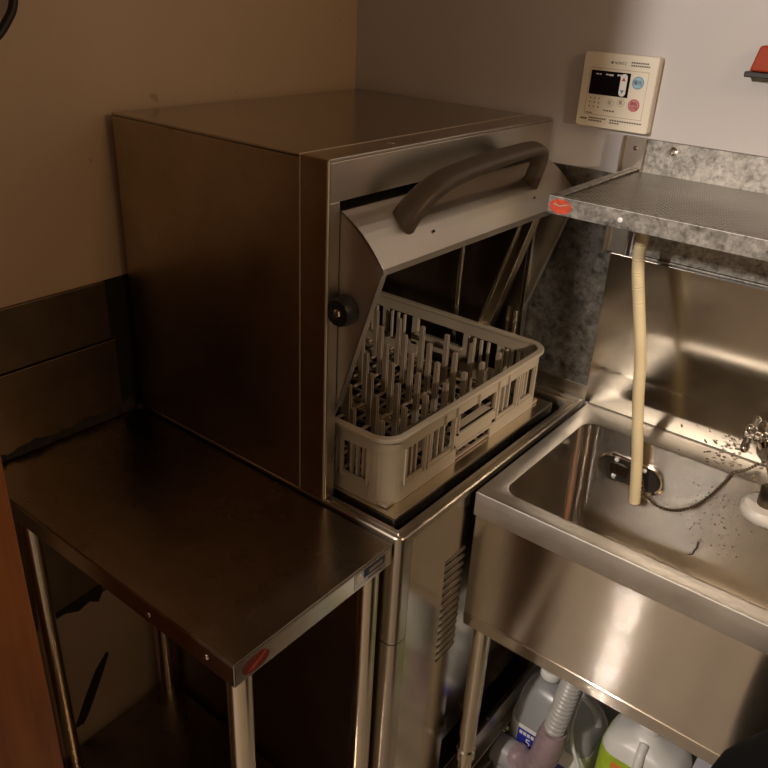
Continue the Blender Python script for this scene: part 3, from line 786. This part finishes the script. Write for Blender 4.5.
def deck_drop():
    x = random.gauss(0.915, 0.028); y = random.uniform(-0.066, -0.012)
    return (x, y, zs + 0.0001), (0, 0, 1), random.uniform(0.0014, 0.003), random.uniform(1.1, 2.2)
drops('dirty_puddles', 34, deck_drop, MAT['dirty_water'], 'brown splashes of dirty water on the sink ledge by the tap')
def splash_drop():
    x = random.gauss(0.90, 0.03); z = random.uniform(0.802, 0.835)
    return (x, -0.0076, z), (0, -1, 0), random.uniform(0.001, 0.0024), random.uniform(1.0, 2.6)
drops('splash_marks', 26, splash_drop, MAT['dirty_water'], 'brown drips on the foot of the splash sheet by the tap')
sc_ = obj('food_scrap', MB().tube(catmull([(0.916, -0.0795, 0.640), (0.917, -0.081, 0.628), (0.914, -0.081, 0.620), (0.913, -0.081, 0.612), (0.905, -0.082, 0.606)], 6), 0.0017, 8), MAT['scrap'])
recenter(sc_, (0.913, -0.081, 0.606)); tag(sc_, 'small dark curled scrap stuck in the sink bowl', 'scrap')

# ------------------------------------------------------------------ tap on the splash sheet
F = thing('tap', 'chrome wall tap with cross handle and frosted spray head over the sink', 'tap', (0.985, -0.008, 0.872))
b = MB(); b.lathe((0.985, -0.0076, 0.872), (0, -1, 0), [(0.030, 0), (0.028, 0.006), (0.017, 0.012), (0.0155, 0.05), (0.019, 0.055), (0.021, 0.075), (0.019, 0.095), (0.012, 0.102)], 26)
obj('body', b, MAT['chrome'], F)
b = MB(); b.lathe((0.985, -0.070, 0.872), (-1, 0, 0.1), [(0.014, 0.0), (0.014, 0.020), (0.009, 0.024), (0.009, 0.030), (0.014, 0.032), (0.014, 0.046), (0.010, 0.050)], 20)
hn = obj('valve', b, MAT['chrome'], F)
b = MB()
for k_ in range(4):
    a = PI / 4 + PI / 2 * k_; c0 = Vector((0.945, -0.070, 0.876)); d_ = Vector((0.05, math.cos(a), math.sin(a)))
    b.tube([c0, c0 + d_ * 0.012, c0 + d_ * 0.026], 0.006, 10, rf=lambda t: 0.0045 + 0.003 * t); b.ball(c0 + d_ * 0.027, 0.0078)
obj('cross_handle', b, MAT['chrome'], F)
b = MB(); b.tube(catmull([(0.985, -0.085, 0.872), (0.989, -0.105, 0.876), (0.995, -0.135, 0.888), (1.003, -0.162, 0.884), (1.016, -0.176, 0.866), (1.016, -0.178, 0.846)], 8), 0.0095, 16)
obj('spout', b, MAT['chrome'], F)
b = MB(); b.lathe((1.016, -0.178, 0.822), (0, 0, 1), [(0.0155, 0), (0.0165, 0.004), (0.0165, 0.030), (0.012, 0.034)], 22)
obj('collar', b, MAT['steel_dark'], F)
b = MB(); b.lathe((1.016, -0.178, 0.800), (0, 0, 1), [(0.022, 0.0), (0.034, 0.002), (0.038, 0.008), (0.038, 0.016), (0.033, 0.0225), (0.016, 0.0235)], 32)
hd = obj('spray_head', b, MAT['disc'], F); hd['label'] = 'frosted plastic spray head'

# ------------------------------------------------------------------ perforated shelf
P = thing('drain_shelf', 'galvanised perforated drain shelf on the grey wall above the sink', 'shelf', (0.95, -0.155, 1.2577))
px0, px1, py0, zp = 0.636, 1.30, -0.312, 1.2577
b = MB(); b.box(px0 + 0.012, px1, py0 + 0.012, -0.012, zp - 0.006, zp - 0.0045)
obj('perforated_tray', b, MAT['perf'], P, smooth=False)
b = MB()
b.box(px0, px1, py0, py0 + 0.003, zp - 0.0265, zp); b.box(px0, px1, py0 + .003, py0 + 0.014, zp - 0.003, zp)
b.box(px0, px1, py0 + 0.003, py0 + 0.012, zp - 0.0265, zp - 0.0245)
obj('front_lip', b, MAT['galv'], P, bevel=0.0008)
b = MB(); b.box(px0, px0 + 0.002, py0 + 0.003, -0.002, zp - 0.0265, zp); b.box(px0 + .002, px0 + 0.014, py0 + 0.014, -0.002, zp - 0.003, zp)
obj('side_lip', b, MAT['galv'], P, bevel=0.0008)
b = MB(); b.box(px0 + 0.018, px1, -0.012, -0.009, zp - 0.0265, 1.3065); b.box(px0 + .018, px1, -0.009, -0.0005, 1.3045, 1.3065)
bp = obj('back_flange', b, MAT['galv'], P, bevel=0.0008)
for xx in (0.702, 0.98): obj('screw', MB().lathe((xx, -0.012, 1.294), (0, -1, 0), [(0.007, 0), (0.007, 0.0012), (0.004, 0.0035)], 14), MAT['chrome'], bp)
b = MB(); b.box(px0 + 0.028, px1, -0.0120, -0.0085, 1.112, zp - 0.027); b.box(px0 + 0.028, px1, -0.018, -0.0085, 1.108, 1.1115)
obj('lower_rail', b, MAT['galv'], P, bevel=0.0006)
# upright bracket at the left end
b = MB(); b.box(0.616, 0.655, -0.0125, -0.0095, 1.106, 1.308); b.box(0.616, 0.619, -0.026, -0.0125, 1.106, 1.308); b.box(0.6535, 0.656, -0.020, -0.0125, 1.106, 1.308)
br = obj('bracket', b, MAT['steel'], P, bevel=0.0007)
obj('screw', MB().lathe((0.637, -0.0125, 1.290), (0, -1, 0), [(0.004, 0), (0.004, 0.001), (0.002, 0.0025)], 10), MAT['steel_dark'], br)
obj('rivet', MB().lathe((0.748, py0, zp - 0.014), (0, -1, 0), [(0.0038, 0), (0.0035, 0.0012), (0.001, 0.002)], 12), MAT['white'], P)
st = obj('sticker', oval((0.6565, py0, zp - 0.0135), 0.0175, 0.0105, 0.0005, plane='y'), MAT['sticker_red'], P, smooth=False); st['label'] = 'worn red oval sticker'
b = MB()
b.prism([(0.643, py0 - .0005, 1.2462), (0.648, py0 - .0005, 1.2478), (0.655, py0 - .0005, 1.2455), (0.663, py0 - .0005, 1.2482), (0.670, py0 - .0005, 1.2495), (0.664, py0 - .0005, 1.2464), (0.655, py0 - .0005, 1.2438), (0.648, py0 - .0005, 1.2458)], (0, -0.0005, 0))
obj('pale_swoosh', b, MAT['sticker_pale'], st, smooth=False)

# drain hose hanging from the shelf into the bowl
hp = catmull([(0.716, -0.118, 1.2505), (0.7155, -0.116, 1.20), (0.7155, -0.112, 1.13), (0.729, -0.108, 1.06), (0.749, -0.106, 0.97), (0.763, -0.105, 0.88), (0.782, -0.106, 0.78), (0.797, -0.108, 0.685)], 30)
nL = len(hp)
hs = obj('drain_hose', MB().tube(hp, 0.0085, 16, rf=lambda t: 0.0102 + 0.0005 * math.sin(t * 2 * PI * 95)), MAT['hose'])
recenter(hs, (0.799, -0.116, 0.685)); tag(hs, 'cream ribbed drain hose hanging from the drain shelf into the sink bowl', 'hose')

# ------------------------------------------------------------------ water heater remote
R = thing('water_heater_remote', 'cream water heater control panel with black screen on the grey wall', 'control panel', (0.588, 0, 1.374))
rx0, rx1, rz0, rz1, ry = 0.5234, 0.6531, 1.3144, 1.4338, -0.020
b = MB(); b.rings([rrect((rx0 + rx1) / 2, (rz0 + rz1) / 2, (rx1 - rx0) / 2 - i, (rz1 - rz0) / 2 - i, 0.004, 0, 4) for i in (0.001, 0, 0, 0.0012)])
for v in b.bm.verts: v.co = Vector((v.co.x, 0, v.co.y))
ydep = [-0.0005, -0.003, ry + 0.0015, ry]
b.bm.verts.ensure_lookup_table(); nn_ = len(b.bm.verts) // 4
for i, v in enumerate(b.bm.verts): v.co.y = ydep[i // nn_]
case = obj('case', b, MAT['cream'], R)
def RX(u): return rx0 + (rx1 - rx0) * u
def RZ(v): return rz1 - (rz1 - rz0) * v
fy = ry - 0.0004
# thin panel outline
b = MB()
for (u0, u1, v0, v1) in ((0.105, 0.90, 0.198, 0.206), (0.105, 0.90, 0.822, 0.830), (0.105, 0.111, 0.198, 0.83), (0.894, 0.90, 0.198, 0.83)): b.box(RX(u0), RX(u1), fy, ry + 0.001, RZ(v1), RZ(v0))
obj('panel_line', b, MAT['cream_line'], R, smooth=False)
scn = obj('screen', MB().box(RX(0.128), RX(0.665), ry - 0.0010, ry + 0.001, RZ(0.555), RZ(0.235)), MAT['screen'], R, bevel=0.0005)
b = MB()
for (u0, u1, v0, v1) in ((0.20, 0.235, 0.275, 0.29), (0.245, 0.27, 0.275, 0.29), (0.335, 0.37, 0.27, 0.287), (0.38, 0.405, 0.27, 0.292), (0.41, 0.435, 0.27, 0.292), (0.49, 0.515, 0.262, 0.285), (0.525, 0.545, 0.262, 0.285), (0.57, 0.585, 0.262, 0.285), (0.555, 0.57, 0.36, 0.39), (0.548, 0.568, 0.41, 0.45)):
    b.box(RX(u0), RX(u1), ry - 0.0014, ry - 0.0009, RZ(v1), RZ(v0))
obj('display_segments', b, MAT['print_white'], scn, smooth=False)
def flat_disc(u, v, r, y, t, n=28, mb=None):
    mb = mb or MB(); mb.prism([(RX(u) + r * math.cos(2 * PI * k_ / n), y, RZ(v) + r * math.sin(2 * PI * k_ / n)) for k_ in range(n)], (0, -t, 0)); return mb
b = MB(); pts = []
for sgn, a0 in ((1, 0), (-1, PI)):
    for k_ in range(11):
        a = a0 + PI * k_ / 10; pts.append((RX(0.588) + 0.0058 * math.cos(a), ry - 0.0009, RZ(0.395) + sgn * 0.0118 + 0.0058 * math.sin(a)))
b.prism(pts, (0, -0.0016, 0))
pb = obj('temperature_button', b, MAT['white'], R, smooth=False); pb['label'] = 'white pill-shaped up and down button'
yb2 = ry - 0.0025
b = MB(); b.prism([(RX(0.588) - 0.0036, yb2, RZ(0.325) - 0.002), (RX(0.588) + 0.0036, yb2, RZ(0.325) - 0.002), (RX(0.588), yb2, RZ(0.325) + 0.0042)], (0, -0.0004, 0)); obj('up_arrow', b, MAT['red_ring'], pb, smooth=False)
b = MB(); b.prism([(RX(0.588) - 0.0034, yb2, RZ(0.475) + 0.002), (RX(0.588) + 0.0034, yb2, RZ(0.475) + 0.002), (RX(0.588), yb2, RZ(0.475) - 0.0038)], (0, -0.0004, 0)); obj('down_arrow', b, MAT['blue_ring'], pb, smooth=False)
def button(u, v, r, m_face, m_ring, label, chars, cs, cmat):
    o = obj('button', flat_disc(u, v, r, ry + 0.0005, 0.0016), m_ring, R, smooth=False); o['label'] = label
    obj('button_face', flat_disc(u, v, r * 0.86, ry - 0.0010, 0.0006), m_face, o, smooth=False)
    for (txt, dz_) in chars:
        text('lettering', txt, cs, cmat, frame((RX(u), ry - 0.0018, RZ(v) + dz_), (1, 0, 0), (0, 0, 1)), o, 0.0002)
button(0.775, 0.345, 0.0098, MAT['blue_btn'], MAT['blue_ring'], 'round blue button', (('優先', 0.0),), 0.0075, MAT['navy'])
button(0.770, 0.640, 0.0098, MAT['red_btn'], MAT['red_ring'], 'round red button', (('運転', 0.0024), ('入/切', -0.0042)), 0.0062, MAT['oval_red'])
button(0.445, 0.645, 0.0066, MAT['cream'], MAT['cream_line'], 'small cream button beside the speaker', (('音', 0.0),), 0.0075, MAT['print'])
button(0.592, 0.625, 0.0066, MAT['cream'], MAT['cream_line'], 'small cream button beside the red button', (('量', 0.0),), 0.0075, MAT['print'])
b = MB()
for i in range(3):
    for j in range(3): flat_disc(0.165 + i * 0.062, 0.605 + j * 0.058, 0.0013, ry + 0.0005, 0.0009, 8, b)
obj('speaker_holes', b, MAT['print'], R, smooth=False)
text('lettering', '● NORITZ', 0.0056, MAT['print'], frame((RX(0.475), ry - 0.0002, RZ(0.12)), (1, 0, 0), (0, 0, 1)), R, 0.0003)
def marks(u0, u1, v0, v1, n, gap=0.25):
    b = MB()
    for i in range(n):
        a = u0 + (u1 - u0) * i / n; e = a + (u1 - u0) / n * (1 - gap); b.box(RX(a), RX(e), fy, ry + 0.001, RZ(v1), RZ(v0))
    obj('printed_text', b, MAT['print'], R, smooth=False)
marks(0.645, 0.88, 0.085, 0.106, 8); marks(0.645, 0.90, 0.122, 0.143, 9)
marks(0.065, 0.16, 0.880, 0.905, 3, 0.12); marks(0.185, 0.43, 0.865, 0.885, 8); marks(0.185, 0.38, 0.90, 0.92, 6); marks(0.48, 0.92, 0.865, 0.885, 13); marks(0.48, 0.62, 0.90, 0.92, 4)
marks(0.37, 0.53, 0.745, 0.765, 4); marks(0.13, 0.22, 0.80, 0.815, 3)

# red switch at the right edge
Q = thing('red_switch', 'red switch cover on a black base, high on the grey wall', 'switch', (0.835, 0, 1.44))
b = MB(); b.box(0.789, 0.882, -0.034, -0.0005, 1.4195, 1.4275); obj('base', b, MAT['black'], Q, bevel=0.0015)
b = MB(); b.prism([(0.794, -0.030, 1.428), (0.877, -0.030, 1.428), (0.868, -0.026, 1.4635), (0.801, -0.026, 1.4635)], (0, 0.027, 0)); obj('cover', b, MAT['red'], Q, bevel=0.003)
b = MB(); b.box(0.818, 0.852, -0.024, -0.004, 1.4637, 1.472); obj('latch', b, MAT['red'], Q, bevel=0.002)

# black cable at the top left
cb = obj('black_cable', MB().tube(catmull([(0.0065, -0.70, 2.398), (0.0065, -0.705, 2.0), (0.0065, -0.718, 1.62), (0.014, -0.733, 1.53), (0.020, -0.745, 1.473), (0.022, -0.760, 1.448), (0.024, -0.785, 1.425), (0.016, -0.83, 1.40), (0.0065, -0.90, 1.385), (0.0065, -1.02, 1.36)], 12), 0.006, 12), MAT['cable'])
recenter(cb, (0.0065, -1.02, 1.36)); tag(cb, 'black cable running down the tan wall at the upper left', 'cable')

# ------------------------------------------------------------------ under the sink
# translucent jug with a blue and white label
J = thing('detergent_jug', 'translucent detergent jug with white and blue label under the sink', 'jug', (0.755, -0.165, 0))
def loft(mb, secs, seg=6): return mb.rings([rrect(c_x, c_y, hx, hy, r, z, seg) for (z, c_x, c_y, hx, hy, r) in secs])
jx, jy = 0.764, -0.165
b = MB(); loft(b, [(0.001, jx, jy, 0.080, 0.055, 0.02), (0.006, jx, jy, 0.088, 0.062, 0.025), (0.12, jx, jy, 0.090, 0.064, 0.028), (0.150, jx, jy, 0.089, 0.063, 0.028), (0.158, jx, jy, 0.085, 0.060, 0.028), (0.185, jx - 0.004, jy, 0.080, 0.056, 0.03), (0.210, jx - 0.018, jy, 0.062, 0.045, 0.032), (0.226, jx - 0.034, jy, 0.034, 0.030, 0.026), (0.232, jx - 0.038, jy, 0.021, 0.021, 0.0205), (0.244, jx - 0.038, jy, 0.020, 0.020, 0.0195)])
obj('body', b, MAT['jug'], J)
b = MB(); b.lathe((jx - 0.038, jy, 0.240), (0, 0, 1), [(0.022, 0), (0.023, 0.002), (0.023, 0.018), (0.021, 0.021)], 28)
obj('cap', b, MAT['white'], J)
b = MB(); b.tube(catmull([(jx + 0.012, jy, 0.226), (jx + 0.040, jy, 0.232), (jx + 0.068, jy, 0.214), (jx + 0.080, jy, 0.180)], 8), 0.009, 12)
obj('handle', b, MAT['jug'], J)
b = MB(); b.strip([(p.x, p.y) for p in rrect(jx, jy, 0.0905, 0.0645, 0.0285, 0, 6)], -0.0006, 0.028, 0.135, True)
lb = obj('label_band', b, MAT['white_label'], J, smooth=False)
b = MB(); b.box(jx - 0.062, jx - 0.010, jy - 0.0658, jy - 0.0650, 0.075, 0.124); b.box(jx + 0.005, jx + 0.062, jy - 0.0658, jy - 0.0650, 0.035, 0.090)
obj('label_print', b, MAT['blue_label'], lb, smooth=False)
text('lettering', '5', 0.030, MAT['white_label'], frame((jx - 0.036, jy - 0.0660, 0.092), (1, 0, 0), (0, 0, 1)), lb, 0.0003)
b = MB()
for k_ in range(5): b.box(jx - 0.058 + k_ * 0.009, jx - 0.051 + k_ * 0.009, jy - 0.0664, jy - 0.0658, 0.110, 0.119)
obj('lettering', b, MAT['white_label'], lb, smooth=False)

J2 = thing('green_label_bottle', 'milky white bottle with lime green label under the sink', 'bottle', (0.945, -0.215, 0))
jx, jy = 0.955, -0.215
b = MB(); loft(b, [(0.001, jx, jy, 0.070, 0.048, 0.03), (0.008, jx, jy, 0.078, 0.055, 0.035), (0.245, jx, jy, 0.078, 0.055, 0.035), (0.265, jx, jy, 0.073, 0.051, 0.035), (0.279, jx - 0.002, jy, 0.058, 0.044, 0.034), (0.285, jx - 0.004, jy, 0.034, 0.030, 0.026), (0.30, jx - 0.004, jy, 0.019, 0.019, 0.0185), (0.312, jx - 0.004, jy, 0.018, 0.018, 0.0175)])
obj('body', b, MAT['jug_white'], J2)
b = MB(); b.lathe((jx - 0.004, jy, 0.306), (0, 0, 1), [(0.021, 0), (0.022, 0.002), (0.022, 0.020), (0.020, 0.023)], 26)
obj('cap', b, MAT['white'], J2)
b = MB(); b.tube(catmull([(jx - 0.002, jy - 0.030, 0.288), (jx + 0.0, jy - 0.050, 0.272), (jx + 0.002, jy - 0.058, 0.245), (jx + 0.004, jy - 0.058, 0.205)], 8), 0.009, 12)
obj('handle', b, MAT['jug_white'], J2)
b = MB(); b.strip([(p.x, p.y) for p in rrect(jx, jy, 0.0785, 0.0555, 0.0355, 0, 8)], -0.0007, 0.05, 0.244, True)
lb = obj('label_band', b, MAT['green_label'], J2, smooth=False)
b = MB()
for (u0, z0, w_, h_) in ((-0.045, 0.214, 0.02, 0.018), (-0.022, 0.210, 0.022, 0.022), (0.004, 0.214, 0.02, 0.018), (0.028, 0.210, 0.018, 0.022)): b.box(jx + u0, jx + u0 + w_, jy - 0.0568, jy - 0.0562, z0, z0 + h_)
obj('lettering', b, MAT['orange_print'], lb, smooth=False)
b = MB(); b.box(jx - 0.043, jx + 0.043, jy - 0.0566, jy - 0.0561, 0.06, 0.202); obj('label_print', b, MAT['green_dark'], lb, smooth=False)

b = MB(); loft(b, [(0.001, 1.085, -0.17, 0.05, 0.06, 0.012), (0.22, 1.085, -0.17, 0.052, 0.062, 0.014), (0.245, 1.085, -0.17, 0.050, 0.060, 0.016), (0.252, 1.085, -0.17, 0.040, 0.050, 0.014)])
lv = obj('storage_tub', b, MAT['lavender']); recenter(lv, (1.085, -0.17, 0)); tag(lv, 'pale lavender plastic tub right of the green label bottle', 'tub')
b = MB(); b.tube(catmull([(0.80, -0.12, 0.40), (0.808, -0.20, 0.30), (0.815, -0.245, 0.235), (0.826, -0.25, 0.19), (0.846, -0.25, 0.145), (0.866, -0.25, 0.09), (0.875, -0.25, 0.008)], 10), 0.0042, 10)
wt = obj('white_tube', b, MAT['tube']); recenter(wt, (0.875, -0.25, 0)); tag(wt, 'thin white tube running down between the jug and the bottle', 'tube')

# waste pipe
W = thing('waste_hose', 'grey corrugated waste hose with mauve cuff hanging under the sink', 'hose', (0.80, -0.27, 0.07))
cp = catmull([(0.822, -0.285, 0.505), (0.815, -0.285, 0.42), (0.806, -0.285, 0.33), (0.794, -0.285, 0.225)], 60)
obj('corrugated_hose', MB().tube(cp, 0.02, 22, rf=lambda t: 0.0195 + 0.0022 * math.sin(t * 2 * PI * 25)), MAT['corrug'], W)
b = MB(); b.tube(catmull([(0.796, -0.285, 0.240), (0.793, -0.285, 0.20), (0.784, -0.282, 0.145), (0.766, -0.276, 0.105), (0.744, -0.268, 0.084), (0.722, -0.262, 0.076)], 10), 0.024, 20, rf=lambda t: 0.0255 + 0.0035 * math.sin(t * 7) + 0.004 * t)
cf = obj('cuff', b, MAT['cuff'], W); cf['label'] = 'mauve soft plastic cuff'
b = MB(); b.cyl((0.735, -0.262, 0.072), (0.676, -0.262, 0.072), 0.032, seg=32); b.cyl((0.676, -0.262, 0.072), (0.672, -0.262, 0.072), 0.032, 0.029, 32)
obj('pvc_socket', b, MAT['pvc'], W)
b = MB(); b.cyl((0.70, -0.262, 0.001), (0.70, -0.262, 0.066), 0.027, seg=28); obj('pvc_pipe', b, MAT['pvc'], W)

# pipe clamp with bolt and wires behind
K = thing('pipe_clamp', 'small steel pipe clamp with upright bolt behind the grey waste pipe', 'clamp', (0.661, -0.250, 0))
b = MB(); b.cyl((0.661, -0.250, 0.001), (0.661, -0.250, 0.155), 0.0035, seg=10); obj('bolt', b, MAT['chrome'], K)
b = MB(); b.lathe((0.661, -0.250, 0.117), (0, 0, 1), [(0.009, 0), (0.009, 0.007)], 6); b.box(0.640, 0.682, -0.256, -0.244, 0.110, 0.116); b.tube([(0.646, -0.250, 0.114), (0.634, -0.258, 0.128)], 0.004, 8); b.tube([(0.676, -0.250, 0.114), (0.688, -0.254, 0.128)], 0.004, 8)
obj('wing_nut', b, MAT['chrome'], K)
b = MB(); b.tube(catmull([(0.661, -0.250, 0.100), (0.652, -0.275, 0.085), (0.646, -0.31, 0.04), (0.640, -0.335, 0.006)], 8), 0.005, 8)
obj('strap', b, MAT['steel_dark'], K)

# black bag at the lower right corner
b = MB(); rings = []
for i, (z, r_) in enumerate(((0.0, 0.13), (0.02, 0.15), (0.15, 0.162), (0.35, 0.165), (0.52, 0.162), (0.64, 0.155), (0.72, 0.143), (0.75, 0.122), (0.78, 0.098), (0.81, 0.06), (0.825, 0.025))):
    rings.append([Vector((1.243 + (r_ + 0.008 * math.sin(5 * a + i) + 0.005 * math.sin(11 * a - 2 * i)) * math.cos(a), -0.605 + (r_ + 0.008 * math.sin(4 * a + 2 * i)) * math.sin(a), z)) for a in [2 * PI * k_ / 40 for k_ in range(40)]])
b.rings(rings)
bag = obj('black_bag', b, MAT['bag'], None, subsurf=1); recenter(bag, (1.243, -0.605, 0)); tag(bag, 'matte black bag standing in front of the sink at the lower right', 'bag')

# ------------------------------------------------------------------ light
def area(name, loc, target, size, power, col, size_y=None):
    l = bpy.data.lights.new(name, 'AREA'); l.energy = power; l.color = col; l.size = size
    if size_y: l.shape = 'RECTANGLE'; l.size_y = size_y
    o = bpy.data.objects.new(name, l); COL.objects.link(o); o.location = loc
    o.rotation_euler = (Vector(target) - Vector(loc)).to_track_quat('-Z', 'Y').to_euler()
    return o
def point(name, loc, r, power, col):
    l = bpy.data.lights.new(name, 'POINT'); l.energy = power; l.color = col; l.shadow_soft_size = r
    o = bpy.data.objects.new(name, l); COL.objects.link(o); o.location = loc; return o
def spot(name, loc, target, angle, blend, power, col, r):
    l = bpy.data.lights.new(name, 'SPOT'); l.energy = power; l.color = col; l.shadow_soft_size = r; l.spot_size = angle; l.spot_blend = blend
    o = bpy.data.objects.new(name, l); COL.objects.link(o); o.location = loc
    o.rotation_euler = (Vector(target) - Vector(loc)).to_track_quat('-Z', 'Y').to_euler(); return o
point('room_lamp', (0.462, -2.35, 1.98), 0.045, 132, (1.0, 0.89, 0.79))
area('warm_fill', (1.62, -0.58, 1.85), (0.3, -0.6, 1.0), 0.24, 2.4, (1.0, 0.60, 0.30))  # added warm fill for the tan wall and right-facing sides, no known lamp
spot('rack_fill_spot', (1.72, -0.70, 1.44), (0.60, 0.02, 0.88), math.radians(42), 1.0, 44, (1.0, 0.80, 0.62), 0.03)  # added spot to brighten the rack, its cone kept off the tan wall
wd = bpy.data.worlds.new('World'); SC.world = wd; wd.use_nodes = True
bg = wd.node_tree.nodes['Background']; bg.inputs['Color'].default_value = (1.0, 0.66, 0.38, 1); bg.inputs['Strength'].default_value = 0.012

# ------------------------------------------------------------------ camera
fw = Vector((-0.53694354, 0.71148008, -0.45330755)); rt = Vector((0.7822454, 0.62109818, 0.04826164)); up = Vector((-0.31588569, 0.32868397, 0.89004667))
cam = bpy.data.cameras.new('Camera'); cam.sensor_width = 36; cam.sensor_fit = 'HORIZONTAL'; cam.lens = 36.927; cam.clip_start = 0.02
co = bpy.data.objects.new('Camera', cam); COL.objects.link(co)
C0 = (1.14821113, -1.36226815, 1.51916283)
co.matrix_world = Matrix(((rt.x, up.x, -fw.x, C0[0]), (rt.y, up.y, -fw.y, C0[1]), (rt.z, up.z, -fw.z, C0[2]), (0, 0, 0, 1)))
SC.camera = co
vs = SC.view_settings
vs.view_transform = 'Standard'; vs.look = 'None'; vs.gamma = 1.0; vs.exposure = 0.0
try: vs.use_curve_mapping = False
except Exception: pass
SC.cycles.use_denoising = True
SC.cycles.max_bounces = 10; SC.cycles.transparent_max_bounces = 16
